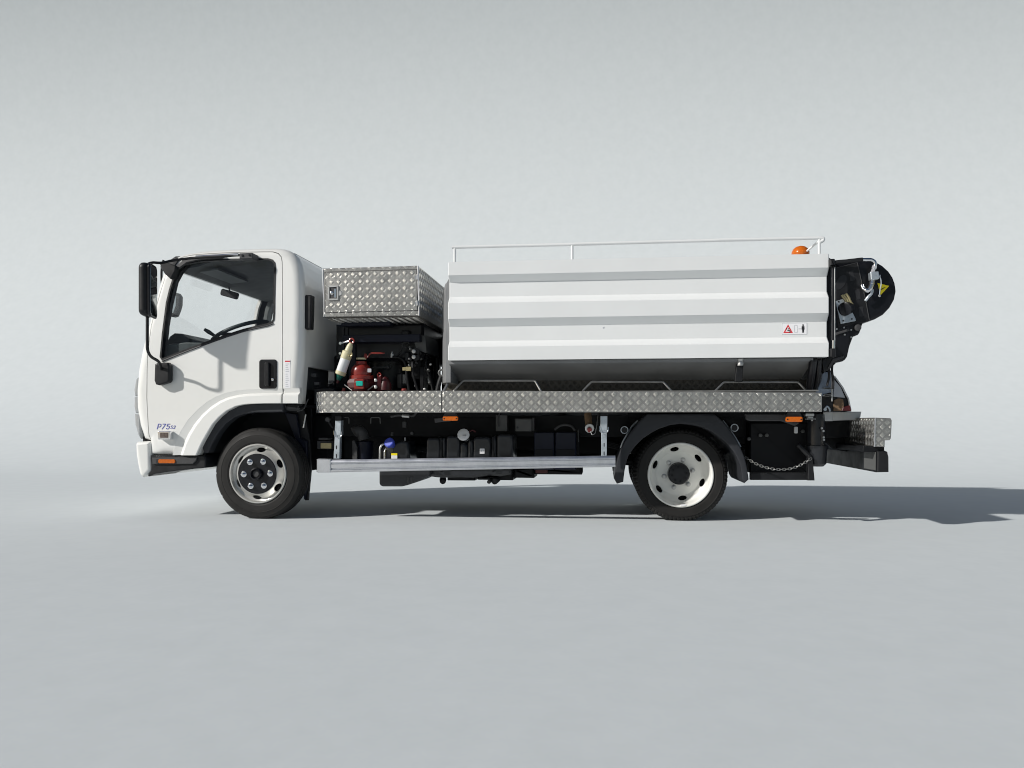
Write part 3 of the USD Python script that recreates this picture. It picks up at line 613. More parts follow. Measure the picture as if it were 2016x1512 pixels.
for a, b_, c, d in ((612, 735, 622, 742), (646, 749, 656, 754), (618, 752, 628, 758)): part('bracket', pbox(a, b_, c, d, .18, .22, .002), 'grey_plastic', T)
gb = group('control_box', T)
cb = [(813, 661.5), (838, 661), (840, 692), (830, 690), (813, 683)]
part('box_body', loft([pts_ for pts_ in ([U(812.5, 662, .38), U(836.5, 660.5, .38), U(839, 695, .38), U(820, 688, .38)], [U(812.5, 662, .38) + [0, .5, 0], U(836.5, 660.5, .38) + [0, .5, 0], U(839, 695, .38) + [0, .5, 0], U(820, 688, .38) + [0, .5, 0]])]), 'grey_paint', gb, False)
part('lid_edge', tube([U(837, 662, .38), U(839, 695, .38)], .004, 8, 0), 'grey_paint', gb)
for py in (692, 703):
    kk = group('gauge', T); c = U(815.5, py, .34)
    part('dial', stack(c, (0, -1, 0), [(0, .016), (.02, .016), (.022, .012)], 20), 'dull_aluminium', kk); part('collar', stack(c + [.014, .02, 0], (0, -1, 0), [(0, .03), (.02, .03)], 20), 'black_paint', kk)
rng = random.Random(3)
ft = []
for a, b_ in ((800, 684), (807, 684), (810, 688), (828, 696), (829, 707), (808, 707), (820, 715), (807, 714), (807, 718), (816, 720), (846, 755), (836, 766), (817, 759), (845, 730), (848, 717)):
    c = U(a, b_, .4); ft.append(stack(c, (rng.uniform(-.4, .4), -1, rng.uniform(-.4, .4)), [(0, .008 + .005 * rng.random()), (.025, .009), (.028, .005)], 8))
for k, m in enumerate(ft): part('fitting', m, ('grey_plastic', 'grey_paint', 'dull_aluminium')[k % 3], T)
part('hose', tube([U(773, 703, .42), U(783, 703, .42), U(794, 708, .4), U(799, 720, .4), U(801, 745, .4), U(805, 768, .4)], .011, 10, .08), 'black_plastic', T)
part('hose', tube([U(833, 700, .55), U(834, 730, .5), U(830, 760, .48), U(832, 790, .5)], .013, 10, .1), 'black_plastic', T)
part('hose', tube([U(842, 695, .8), U(846, 735, .8), U(855, 765, .8), U(850, 790, .8)], .02, 10, .1), 'black_plastic', T)
part('hose', tube([U(859, 690, .9), U(860, 730, .9), U(858, 780, .9)], .028, 10, .1), 'black_plastic', T)
many('valve_block', (box(-1.60, -1.50, .7, .9, .95, 1.12, .01), box(-1.62, -1.53, .5, .62, 1.14, 1.34, .01), pbox(826, 722, 834, 770, .45, .6, .004)), 'chassis_paint', T)
many('bracket', (pbox(792, 722.5, 800, 729.5, .33, .345, .001), pbox(799, 722, 809, 730.5, .325, .345, .001)), 'brass', T)
part('lifting_eye', tube([U(869.5, 734, .25) + .024 * np.array([math.cos(t), 0, math.sin(t)]) for t in np.linspace(0, 2 * math.pi, 25)[:-1]], .008, 8, 0, closed=True), 'grey_paint', T)
part('hose', tube([U(870, 738, .4), U(864, 755, .4), U(860, 775, .4)], .02, 10, .05), 'black_plastic', T)
part('pressure_gauge', join(stack(U(772.5, 704, .45), (0, 0, 1), [(0, .02), (.03, .02), (.035, .012), (.06, .009)], 16)), 'dull_aluminium', T)
part('pipe', tube([U(733, 724, .5), U(745, 723.5, .48), U(770, 723, .48)], .008, 8, .02), 'grey_paint', T); part('pipe_union', cone(U(760, 723, .47), U(767, 723, .47), .016), 'grey_plastic', T)
for a in (676, 684): part('conduit', tube([U(a, 640, .43), U(a, 690, .43), U(a + 3, 715, .46)], .007, 8, .03), 'grey_plastic', T)
for a, b_, w in ((735.5, 668, 3), (741, 670, 2), (745.5, 670.5, 2), (751, 668, 4), (756.5, 668, 3.5), (761.5, 668.5, 4)): part('data_plate', pbox(a, b_, a + w, b_ + 3, .428, .445, .001), 'grey_plastic', T)
for a, b_, c, d in ((790, 650, 806, 668), (796, 692, 806, 712), (780, 735, 792, 766)): part('pump_housing', pbox(a, b_, c, d, .40, .6, .01, .008), 'black_paint', T)
part('hose', tube([U(806, 676, .36), U(800, 672, .34), U(793, 676, .34), U(790, 690, .36), U(784, 700, .40)], .008, 8, .04), 'black_plastic', T)
part('hose', tube([U(812, 712, .36), U(812, 735, .34), U(818, 755, .36), U(822, 768, .38)], .010, 8, .05), 'black_plastic', T)
part('hose', tube([U(840, 700, .5), U(838, 722, .46), U(846, 742, .48), U(852, 768, .5)], .011, 8, .05), 'black_plastic', T)
# dark red shut-off valve
rv = group('shutoff_valve', T, label='red shut-off valve with round bulb and flange')
yv = .28; cx, cz = U(711, 737, yv)[0], U(711, 725, yv)[2]; mp = 6.3 / 1515.
part('bulb', stack((cx, yv, U(711, 741, yv)[2]), (0, 0, 1), [(0, .078), (.02, .083), (.045, .083), (.07, .077), (.09, .062), (.10, .045), (.122, .044)], 32), 'red_paint', rv, 50)
part('neck_cap', stack((cx, yv, U(711, 708, yv)[2]), (0, 0, 1), [(0, .040), (.008, .042), (.014, .040)], 32), 'cream_plastic', rv)
part('flange', stack((cx + .005, yv, U(711, 747, yv)[2]), (0, 0, 1), [(0, .098), (.026, .098), (.032, .092)], 32), 'red_paint', rv)
part('valve_body', join(stack((cx, yv, U(711, 771, yv)[2]), (0, 0, 1), [(0, .07), (.03, .11), (.07, .125), (.1, .11)], 8)), 'dark_red', rv, 20)
part('side_outlet', stack((cx + .03, yv + .02, U(711, 757, yv)[2]), (1, .25, 0), [(0, .05), (.10, .055), (.10, .085), (.13, .085), (.14, .075)], 32), 'dark_red', rv)
part('outlet_cap', stack(U(757, 768, yv) + [0, .02, 0], (0, 0, 1), [(0, .05), (.05, .05), (.10, .025), (.11, .012)], 24), 'dark_red', rv)
part('ring_eye', tube([U(746.5, 738, yv) + .014 * np.array([math.cos(t), 0, math.sin(t)]) for t in np.linspace(0, 2 * math.pi, 21)[:-1]], .006, 8, 0, closed=True), 'red_paint', rv)
part('stem', stack(U(719, 706, yv), (.1, 0, 1), [(0, .013), (.03, .013), (.04, .008)], 16), 'red_paint', rv)
part('lever', tube([U(723, 704, yv + .05), U(729, 695.5, yv + .05), U(757, 695.5, yv + .05)], .007, 8, .02), 'red_paint', rv)
part('nameplate', pbox(701, 750, 713.8, 759.5, yv - .128, yv - .115, .001), 'sticker_teal', rv)
part('body_panel', pbox(697, 746, 716, 766, yv - .118, yv - .08, .004), 'red_paint', rv)
part('tag', pbox(723.5, 725.5, 731, 733, yv - .08, yv - .075, .001), 'sticker_grey', rv)
for a, b_ in ((740.5, 749), (740.5, 762)): part('bolt', stack(U(a, b_, yv - .09), (0, -1, 0), [(0, .014), (.014, .014), (.016, .01)], 6), 'dull_aluminium', rv)
for a in (676, 704): part('foot', stack(U(a, 772, yv - .04), (.15, 0, 1), [(0, .016), (.035, .013)], 12), 'red_paint', rv)
many('stay', (tube([U(678, 757, yv - .06), U(693, 768, yv - .06)], .005, 8, 0), tube([U(724, 768, yv - .06), U(736, 759, yv - .06)], .005, 8, 0)), 'dull_aluminium', rv)
part('red_cap', stack(U(795.5, 769, .2), (0, 0, 1), [(0, .022), (.014, .02), (.018, .01)], 16), 'red_paint', T)
# the slanted cream level tube
lt = group('filter_bowl', T, label='slanted cream and white filter tube with green tip'); ya = .20
ta, tbm = U(664.5, 752, ya), U(692.5, 671, ya); ax = tbm - ta; LL = np.linalg.norm(ax); ax /= LL
def along(f): return ta + (tbm - ta) * f
part('white_sleeve', stack(along(.26), ax, [(0, .041), (LL * .30, .041)], 28), 'white_plastic', lt)
part('lower_collar', stack(along(.17), ax, [(0, .036), (.006, .044), (LL * .09, .044)], 28), 'cream_plastic', lt)
part('upper_collar', stack(along(.56), ax, [(0, .043), (LL * .17, .044), (LL * .19, .03)], 28), 'cream_plastic', lt)
part('neck', stack(along(.74), ax, [(0, .030), (LL * .14, .024), (LL * .21, .012)], 20), 'cream_plastic', lt)
part('green_cap', stack(along(.05), ax, [(0, .018), (.03, .027), (LL * .12, .033)], 20), 'green_plastic', lt)
part('tip', stack(along(-.03), ax, [(0, .010), (.03, .012), (.045, .010)], 16), 'dark_red', lt)
part('pull_ring', tube([U(692.5, 671, ya) + .018 * np.array([math.cos(t), 0, math.sin(t)]) for t in np.linspace(0, 2 * math.pi, 21)[:-1]], .007, 8, 0, closed=True), 'red_paint', lt)
many('clip', (tube([U(692, 694, ya - .03), U(694, 699, ya - .03), U(690, 702, ya - .03)], .006, 8, .01), stack(U(687, 700, ya - .045), (0, -1, 0), [(0, .01), (.012, .008)], 10)), 'brass', lt)
many('mount_bar', (tube([U(669, 676, ya + .05), U(690, 671.5, ya + .03)], .010, 10, 0), stack(U(671, 676, ya + .04), (0, -1, 0), [(0, .012), (.015, .012)], 8)), 'chrome', lt)
part('mount_bar', stack(U(671, 696, ya + .05), (0, -1, 0), [(0, .011), (.02, .011)], 8), 'chrome', lt)

# ------------------------------------------------------------------ tank body with pressed ribs
XL, XR, DP = 882, 1632.5, .052
Lz = [(516, 0), (542, 0), (556.5, DP), (585, DP), (597, 0), (628, 0), (643.5, DP), (672, DP), (683.5, 0), (709.5, 0)]
Rz = [(499.3, 0), (526.5, 0), (543.5, DP), (574, DP), (585.5, 0), (616, 0), (633, DP), (663.5, DP), (675, 0), (702.3, 0)]
def side(px, prof):
    x = U(px, 600, 0)[0]; out = []
    for v, d in prof:
        fw = -x * SA + (CAM_D + 0) * CA; out.append((d, CAM_H - (v - HORIZON) / F_PX * (-x * SA + (CAM_D + d) * CA)))
    return x, out
def tank_ring(px, prof, s=1.0):
    x, o = side(px, prof); near = [(x, d, z) for d, z in o]; far = [(x, 2.06 - d, z) for d, z in o]
    return np.array(near + far[::-1])
def bevel_ring(r, ins, dx):
    q = r.copy(); c = np.array([1.03, r[:, 2].mean()])
    q[:, 1] += np.where(q[:, 1] < 1, ins, -ins); q[0, 2] -= ins; q[-1, 2] -= ins; q[9, 2] += ins; q[10, 2] += ins; q[:, 0] += dx; return q
ra, rb = tank_ring(XL, Lz), tank_ring(XR, Rz)
tank = part('tank_body', loft([bevel_ring(ra, .006, 0), bevel_ring(ra, 0, .006), bevel_ring(rb, 0, -.006), bevel_ring(rb, .006, 0)]), 'tank_paint', T, 20)
part('rivet', stack(U(1188, 645, DP), (0, -1, 0), [(0, .007), (.003, .005)], 10), 'sticker_grey', tank)
# domed front end
xd = U(XL, 600, 0)[0]; z0, z1 = U(XL, 752, 0)[2], U(XL, 545, 0)[2]
def dome():
    rings = []
    for Y in np.linspace(.08, 1.98, 31):
        d = .155 * max(1 - abs((Y - 1.03) / .97) ** 2.2, 0) ** .5; rings.append([(xd - d, Y, z0), (xd - d, Y, z1 - .10), (xd - d * .8, Y, z1 - .03), (xd - d * .3, Y, z1), (xd + .004, Y, z1), (xd + .004, Y, z0)])
    return loft(rings)
part('tank_front', dome(), 'shaded_primer', T, 40)
# hopper below
def hop(px, va, Ys, frac=1.0):
    x = U(px, 700, .05)[0]; zt_ = U(px, va, .03)[2]
    sh = [(.05, 0), (.052, -.022), (.085, -.034), (.26, -.085), (.46, -.155), (.70, -.33), (1.03, -.42)]
    n = [(x, y, zt_ + z) for y, z in sh]; return np.array(n + [(x, 2.06 - y, zt_ + z) for y, z in sh[-2::-1]])
part('hopper', loft([hop(884, 711, 0), hop(1240, 707.5, 0), hop(1601, 704.5, 0)]), 'shaded_primer', T, 30)
many('hopper_rim', (tube([U(1601, 708, .06), U(1598, 735, .12), U(1592, 775, .3), U(1590, 800, .5)], .03, 12, .1), tube([U(1612, 708, .08), U(1612, 740, .14), U(1602, 775, .32), U(1600, 800, .5)], .022, 12, .1)), 'black_paint', T)
part('side_strap', pprism([(1450.5, 716), (1464, 716), (1461.5, 752), (1447, 752)], .06, .10, .003), 'black_plastic', T)
part('strap_fitting', join(stack(U(1457.5, 720, .055), (0, 0, 1), [(0, .024), (.02, .026), (.035, .02), (.05, .026)], 16)), 'dull_aluminium', T)
# hand rail on top
def rail_pt(px, py): return U(px, py, .10)
hr = part('hand_rail', tube([rail_pt(890, 487), rail_pt(1126, 481), rail_pt(1410, 473), rail_pt(1612, 468.5), rail_pt(1621, 469.5), rail_pt(1621, 473), rail_pt(1614, 477)], .013, 12, .02), 'tank_paint', T)
for a, t_, bt in ((895.3, 488, 518), (1126.5, 482, 512), (1613, 470, 501)): part('rail_post', tube([rail_pt(a, t_), rail_pt(a, bt)], .0105, 10, 0), 'tank_paint', hr)
part('rail_brace', tube([rail_pt(1612, 475), rail_pt(1589, 493.5) + [0, .2, 0]], .008, 10, 0), 'tank_paint', hr)
fr_ = part('hand_rail', mir(tube([rail_pt(890, 487) + [0, -.06, 0], rail_pt(1612, 468.5) + [0, -.06, 0]], .0115, 10, 0)), 'tank_paint', T)
for a, t_, bt in ((895.3, 488, 518), (1126.5, 482, 512), (1409, 474, 504), (1613, 470, 501)): part('rail_post', mir(tube([rail_pt(a, t_) + [0, -.06, 0], rail_pt(a, bt) + [0, -.06, 0]], .0105, 10, 0)), 'tank_paint', fr_)
bc = U(1576, 502.5, .28)
bea = part('beacon', stack(bc - [0, 0, .012], (0, 0, 1), [(0, .060), (.02, .066), (.035, .066), (.058, .056), (.075, .036), (.082, .012)], 32), 'amber_lens', T, 50)
part('beacon_base', stack(bc - [0, 0, .06], (0, 0, 1), [(0, .066), (.05, .068)], 32), 'black_plastic', bea)
# safety sign
sg = part('warning_sign', pbox(1539.5, 635.5, 1589, 659, DP - .0015, DP + .002, 0, .003), 'sticker_grey', T)
part('sign_face', pbox(1540.2, 636.2, 1588.3, 658.3, DP - .0022, DP, 0, .003), 'sticker_white', sg)
tri = pts([(1542, 655.5), (1561, 655.5), (1551.5, 638.5)], DP - .003); yq = DP - .0032
part('red_triangle', loft([at_y(tri, yq), at_y(tri, yq + .001), at_y(offset(tri, .0085), yq + .001), at_y(offset(tri, .0085), yq)], closed=True), 'sticker_red', sg, False)
many('triangle_symbol', (pbox(1547.5, 646.5, 1549.7, 648.5, yq, yq + .001, 0, .001), pbox(1551.5, 646.3, 1554, 648.5, yq, yq + .001, 0, .001), tube([U(1550, 650.5, yq), U(1554.5, 650.5, yq), U(1555.5, 653, yq), U(1553.5, 654.3, yq)], .003, 6, .003)), 'sticker_black', sg)
rc = prect(1563.8, 640, 1570, 655, yq, .004)
part('box_symbol', loft([at_y(rc, yq), at_y(rc, yq + .001), at_y(offset(rc, .0025), yq + .001), at_y(offset(rc, .0025), yq)], closed=True), 'sticker_grey', sg, False)
part('dash_symbol', pbox(1572, 646.7, 1577, 648, yq, yq + .001, 0, .0005), 'sticker_grey', sg)
part('person_symbol', join(stack(U(1581, 640, yq + .001), (0, -1, 0), [(0, .0062), (.001, .0062)], 16), pprism([(1578.6, 642), (1583.4, 642), (1584, 648.5), (1583, 649), (1582.6, 655), (1581.2, 655), (1581, 649.5), (1580.8, 655), (1579.4, 655), (1579.2, 649), (1578, 648.5)], yq, yq + .001, 0)), 'sticker_black', sg, False)

# ------------------------------------------------------------------ rear door with hose reel cover
YD = .10
rd_px = [(1632, 506), (1640, 511), (1645, 518), (1672, 516), (1699, 513.5), (1723, 514.5), (1738, 523), (1750, 534), (1758, 546), (1762.5, 558), (1764.5, 573), (1761, 590), (1752, 606), (1739, 619.5), (1723, 628.5), (1699, 636.5), (1696, 646), (1693, 655), (1690, 659), (1680, 663), (1673, 682), (1668.6, 702), (1664.5, 708), (1659, 711.5), (1640, 715), (1632, 727), (1622, 735), (1618, 712), (1630, 700), (1629, 690), (1626, 660), (1627, 610), (1626, 580), (1628, 545)]
rdm = part('rear_door', prism(pts(rd_px, YD), YD, 1.95, .012, 2), 'black_paint', T, 32)
P = pts([(1645, 527), (1688, 516.5), (1695, 545), (1709, 605), (1712, 632), (1650, 645), (1646, 600)], YD - .012)
part('door_panel', prism(P, YD - .008, YD + .01, .003), 'black_plastic', rdm)
for q in ([(1671.5, 534), (1679.5, 532.5), (1683, 551), (1674, 553)], [(1690, 605), (1698.5, 603), (1701, 622), (1692, 623)], [(1682, 572), (1692, 568), (1695, 588), (1687, 590)]):
    part('panel_slot', pprism(q, YD - .010, YD, .001), 'sticker_black', rdm)
part('panel_opening', prism(np.array([U(1655, 556, YD)[[0, 2]] + [.035 * math.cos(t) + .02 * math.sin(t), .055 * math.sin(t)] for t in np.linspace(0, 2 * math.pi, 25)[:-1]]), YD - .0105, YD, .001), 'sticker_black', rdm)
many('panel_edge', (tube([U(1688, 517, YD - .008), U(1694, 545, YD - .008), U(1703, 585, YD - .008), U(1712, 632, YD - .008)], .0025, 6, 0), tube([U(1647, 527, YD - .008), U(1688, 517, YD - .008)], .002, 6, 0)), 'grey_plastic', rdm)
mpl = part('mounting_plate', pprism([(1645, 593), (1667, 586.5), (1673, 598), (1676, 610), (1684.5, 627), (1685.5, 631.5), (1655.5, 637.5)], YD - .022, YD - .008, .002), 'zinc', T)
for a, b_ in ((1651, 594), (1654.5, 605), (1658, 619.5), (1660, 631.5), (1677, 628), (1674, 616.5)): part('bolt', stack(U(a, b_, YD - .022), (0, -1, 0), [(0, .0065), (.003, .0065)], 8), 'sticker_black', mpl)
part('motor_block', stack(U(1669, 606, YD - .02), (-.45, -.5, -.2), [(0, .05), (.05, .05), (.055, .04)], 24), 'black_paint', mpl)
for k, q in enumerate(([(1657, 581), (1664, 590), (1668, 600)], [(1665, 578), (1671, 586), (1674, 594), (1678, 600)], [(1661, 580), (1669, 592), (1671, 600)])):
    part('hydraulic_fitting', tube([U(a, b_, YD - .05) for a, b_ in q], [.010] * 3 if len(q) == 3 else [.010] * 4, 8, 0), 'brass', mpl)
hs = group('supply_hose', T, label='hose with silver elbow and shut-off tap on the rear door')
yh = YD - .06
part('black_hose', tube([U(1640, 517, yh + .02), U(1668, 514.5, yh), U(1698, 511, yh)], .016, 12, 0), 'black_plastic', hs)
part('elbow', tube([U(1696, 511.5, yh), U(1716, 511.3, yh), U(1722.5, 516, yh), U(1723, 522, yh), U(1720, 528, yh)], .0135, 12, .03), 'chrome', hs)
part('hose_nut', stack(U(1721.5, 524, yh), U(1716.5, 537, yh) - U(1721.5, 524, yh), [(0, .019), (.02, .019), (.022, .015), (.05, .015)], 6), 'chrome', hs)
part('tap_body', prism(np.array([U(1720.5, 543, yh)[[0, 2]] + np.array([dx * math.cos(.1) - dz * math.sin(.1), dx * math.sin(.1) + dz * math.cos(.1)]) for dx, dz in rrect(-.031, -.031, .026, .026, .006, 3)]), yh - .03, yh + .03, .005), 'zinc', hs)
part('tap_stem', cone(U(1726, 543, yh - .01), U(1733, 543.5, yh - .01), .010), 'zinc', hs)
part('tap_lever', tube([U(1731, 543, yh - .02), U(1734.5, 550, yh - .02), U(1735, 560, yh - .02), U(1733, 568, yh - .02), U(1731.6, 580, yh - .02)], .0042, 8, .02), 'zinc', hs)
part('lever_knob', stack(U(1731.3, 585, yh - .02), (0, 0, 1), [(0, .004), (.004, .009), (.010, .010), (.016, .009), (.02, .004)], 14), 'chrome', hs)
part('hose_nut', stack(U(1718.5, 550, yh), U(1714, 563, yh) - U(1718.5, 550, yh), [(0, .018), (.016, .018), (.018, .021), (.034, .021), (.036, .016), (.07, .018)], 10), 'chrome', hs)
part('elbow', tube([U(1715.5, 560, yh), U(1713.5, 569, yh), U(1706, 573, yh), U(1700, 569, yh + .02), U(1697, 562, yh + .03)], .016, 12, .03), 'chrome', hs)
part('elbow', tube([U(1717, 570, yh + .01), U(1716, 578, yh + .01), U(1708, 586, yh + .01), U(1704, 592, yh + .02)], .011, 12, .03), 'zinc', hs)
tw = pts([(1727.5, 557), (1750.5, 563), (1733.6, 581)], YD - .0015)
wt = part('hazard_triangle', prism(tw, YD - .0025, YD + .002, 0), 'sticker_yellow', T, False)
part('triangle_mark', pprism([(1736, 567.8), (1743, 565.2), (1743.5, 566), (1739, 568.5), (1736.5, 570.5), (1734, 570.3)], YD - .0035, YD, 0), 'sticker_black', wt)
gs = group('gas_strut', T, label='upright gas strut beside the tank')
part('strut_body', join(cone(U(1640.5, 524, -.005), U(1640.5, 670, -.005), .0155, n=20)), 'black_paint', gs)
part('strut_highlight_tube', cone(U(1643, 526, -.016), U(1643, 670, -.016), .0055, n=12), 'dull_aluminium', gs)
part('strut_rod', cone(U(1641, 669, -.005), U(1641, 686, -.005), .011, n=16), 'chrome', gs)
many('end_socket', (pbox(1636, 685.5, 1646, 703, -.03, .05, .005), pbox(1634, 509, 1644.5, 524, -.03, .05, .01), pbox(1634.5, 521.5, 1645.5, 525, -.034, .05, .002)), 'black_plastic', gs)
part('hinge_boss', stack(U(1687.5, 645.5, YD), (0, -1, 0), [(0, .024), (.02, .024), (.024, .014)], 24), 'grey_plastic', rdm)
for a, b_ in ((1647, 648), (1661.5, 645), (1675.5, 649.5), (1663, 659), (1675.5, 664)): part('rivet', stack(U(a, b_, YD), (0, -1, 0), [(0, .008), (.006, .006)], 8), 'dull_aluminium', rdm)
many('door_arm', (pprism([(1645, 655), (1672, 647), (1673, 651), (1646, 660)], YD - .012, YD, .003), pprism([(1640, 706), (1662, 700), (1662, 704), (1642, 712), (1634, 727), (1630, 724)], YD - .012, YD, .003)), 'grey_plastic', rdm)
for q in ([(1634, 704), (1631, 722), (1633, 742), (1628, 760)], [(1640, 712), (1637, 728), (1641, 748), (1640, 766)], [(1650, 700), (1643, 716), (1628, 724), (1616, 716)]):
    part('hydraulic_hose', tube([U(a, b_, .16) for a, b_ in q], .009, 8, .05), 'black_plastic', T)
# discharge hood behind the hopper
dhd = part('discharge_hood', pprism([(1617, 735), (1634, 727), (1645, 742), (1659, 762), (1670.6, 784), (1677, 810), (1615, 812)], .30, 1.7, .01), 'black_paint', T)
part('hood_plate', pprism([(1620, 733), (1640, 731), (1637, 772), (1621, 776), (1612, 790), (1606, 772), (1616, 752)], .26, .30, .003), 'blue_grey_paint', dhd)
many('hood_rib', (pbox(1622, 763, 1638, 766, .22, .28, .002), pbox(1622, 777, 1637, 780, .22, .28, .002), tube([U(1638, 735, .24), U(1638, 790, .24)], .006, 8, 0)), 'dull_aluminium', dhd)
part('hood_backdrop_patch', pprism([(1642, 747), (1655, 762), (1664, 783), (1641, 781)], .285, .3, .002), 'sticker_grey', dhd)  # pale patch painted in place of bright backdrop showing through
part('hood_stain', pprism([(1642, 788), (1650, 784), (1660, 786), (1662, 800), (1655, 809), (1641, 809)], .285, .3, .002), 'rust_brown', dhd)
part('hood_edge', tube([U(1643, 741, .28), U(1659, 763, .28), U(1670, 785, .28), U(1675, 808, .28)], .006, 8, 0), 'dull_aluminium', dhd)
part('tail_reflector', pprism([(1660, 802), (1674, 798), (1676, 809), (1657, 809)], .27, .3, .003), 'dark_red', dhd)
part('shackle', join(tube([U(1623, 806, .2), U(1628, 799, .2), U(1633, 804, .2), U(1634, 810, .2)], .007, 8, .01), stack(U(1624, 806, .2), (0, -1, 0), [(0, .012), (.01, .012)], 10)), 'zinc', T)

# ------------------------------------------------------------------ rear step, bumper, underbody
part('rear_cross_tube', pbox(1620.5, 810.5, 1640, 829, .10, .30, .004, .004) if False else pprism([(1620.5, 810.5), (1696, 810.5), (1694.5, 820), (1690, 827), (1621, 829)], .42, .56, .004), 'dull_aluminium', T)
part('cross_tube_end', pbox(1620.5, 810.8, 1640, 829, .36, .42, .003, .003), 'dull_aluminium', T)
rs_px = [(1722.8, 822.3), (1753.5, 823.3), (1756, 828), (1754.3, 863), (1751.5, 866.5), (1742.3, 867), (1742, 880.3), (1721.5, 879.5)]
P = pts(rs_px, 0.0); rs = part('rear_step', prism(P, 0, 2.0, .003), 'plate_metal', T)
face_tread(P, 0, rs, (.4, .9), .060)
xf = P[0][0]; zb_, zt_ = P[-1][1], P[0][1]
part('tread_bars', tread((xf - .0035, 0, 0), (0, 1, 0), (0, 0, 1), (-1, 0, 0), [(.008, zb_ + .004), (.58, zb_ + .03), (.50, zt_ - .004), (.008, zt_ - .004)], .060, (.35, .8)), 'tread_metal', rs, 50, kind='stuff')
part('step_edge', tube([np.r_[P[0][0], -.001, P[0][1]], np.r_[P[-1][0], -.001, P[-1][1]]], .0055, 8, 0), 'aluminium', rs)
part('step_bearer', pbox(1700, 878, 1741, 890, .03, 1.9, .003), 'chassis_paint', rs)
ub = part('under_run_bar', prism(pts([(1726.5, 887.5), (1742, 887), (1748, 889.5), (1750.5, 900), (1750.8, 929.5), (1726, 930)], .01), .012, 1.99, .012, 2), 'chassis_paint', T)
part('end_cap', pprism([(1728, 888.5), (1741, 888), (1747, 891), (1749.5, 900), (1750, 928.5), (1727.5, 929)], .004, .03, .006), 'black_plastic', ub)
part('reflective_strip', box(pts([(1726, 900)], .02)[0][0] - .006, pts([(1726, 900)], .02)[0][0] + .004, .03, .28, U(1726, 926, .02)[2], U(1726, 890, .02)[2], .001), 'grey_paint', ub)
part('end_frame', join(pprism([(1623, 838), (1680, 838), (1684, 880), (1672, 890), (1640, 884), (1624, 870)], .7, 1.4, .01)), 'chassis_paint', T)
for a, b_ in ((1617.5, 843), (1620.5, 848.5), (1621, 861), (1621.5, 866)): part('bolt', stack(U(a, b_, .22), (0, -1, 0), [(0, .010), (.012, .008)], 8), 'dull_aluminium', T)
# chassis
zc0, zc1 = U(1000, 860, .58)[2], U(1000, 818, .58)[2]
part('chassis_rail', box(-3.3, 1.95, .58, .66, zc0, zc1, .005), 'chassis_paint', T); part('chassis_rail', box(-3.3, 1.95, 1.34, 1.42, zc0, zc1, .005), 'chassis_paint', T)
many('cross_member', ([box(x, x + .08, .66, 1.34, zc0 + .02, zc1 - .02, .005) for x in (-2.2, -1.4, -.4, .3, 1.2, 1.85)]), 'chassis_paint', T)
xs1, xs2 = U(985, 815, .5)[0], U(1236, 815, .5)[0]
for y in (.5, 1.44):
    part('sub_frame', box(-2.32, xs1, y, y + .06, zc1 - .02, 1.0, .003), 'chassis_paint', T); part('sub_frame', box(xs2, 1.9, y, y + .06, zc1 - .02, 1.0, .003), 'chassis_paint', T)
part('far_light_block', box(-1.95, -.65, 1.45, 1.85, .36, .70, .02), 'chassis_paint', T); part('far_light_block', box(-.62, .24, 1.45, 1.85, .40, .70, .02), 'chassis_paint', T); part('far_light_block', box(1.02, 1.5, 1.3, 1.85, .42, .85, .02), 'chassis_paint', T)  # unseen boxes added to block light coming under the far side
many('engine', (box(-3.35, -2.35, .62, 1.38, .36, 1.0, .05), box(-2.35, -1.7, .75, 1.25, .4, .8, .06)), 'chassis_paint', T)
part('drive_shaft', cone((-1.7, 1, .55), (.55, 1, .42), .04), 'chassis_paint', T)
many('leaf_spring', ([tube([(RX - .6, .72, .62 - .012 * k), (RX, .72, .47 - .012 * k), (RX + .6, .72, .60 - .012 * k)], .012, 6, .3) for k in range(4)]), 'chassis_paint', T)
many('leaf_spring', [mir(tube([(RX - .6, .72, .62 - .012 * k), (RX, .72, .47 - .012 * k), (RX + .6, .72, .60 - .012 * k)], .012, 6, .3)) for k in range(4)], 'chassis_paint', T)
part('mud_flap', join(pprism([(560, 796), (597, 797), (610, 868), (612, 925), (606, 985), (600, 985), (600, 880), (590, 850)], .30, .33, .003)), 'black_plastic', T)
many('step_bracket', (pprism([(563, 800), (588, 803), (590, 808), (566, 808)], .05, .08, .002), tube([U(561, 798, .05), U(564, 806, .05), U(584, 808, .05), U(588, 799, .05)], .004, 6, .02), tube([U(585, 810, .1), U(598, 806, .1), U(607, 785, .1)], .005, 6, .03)), 'grey_plastic', T)
part('edge_strip', tube([U(602, 816, .12), U(597.5, 842, .12)], .006, 6, 0), 'dull_aluminium', T)
part('side_panel', join(pprism([(560, 812), (583, 815), (590, 862), (603, 868), (604, 960), (598, 984), (594, 930), (588, 880)], .26, .30, .004)), 'navy_paint', T)
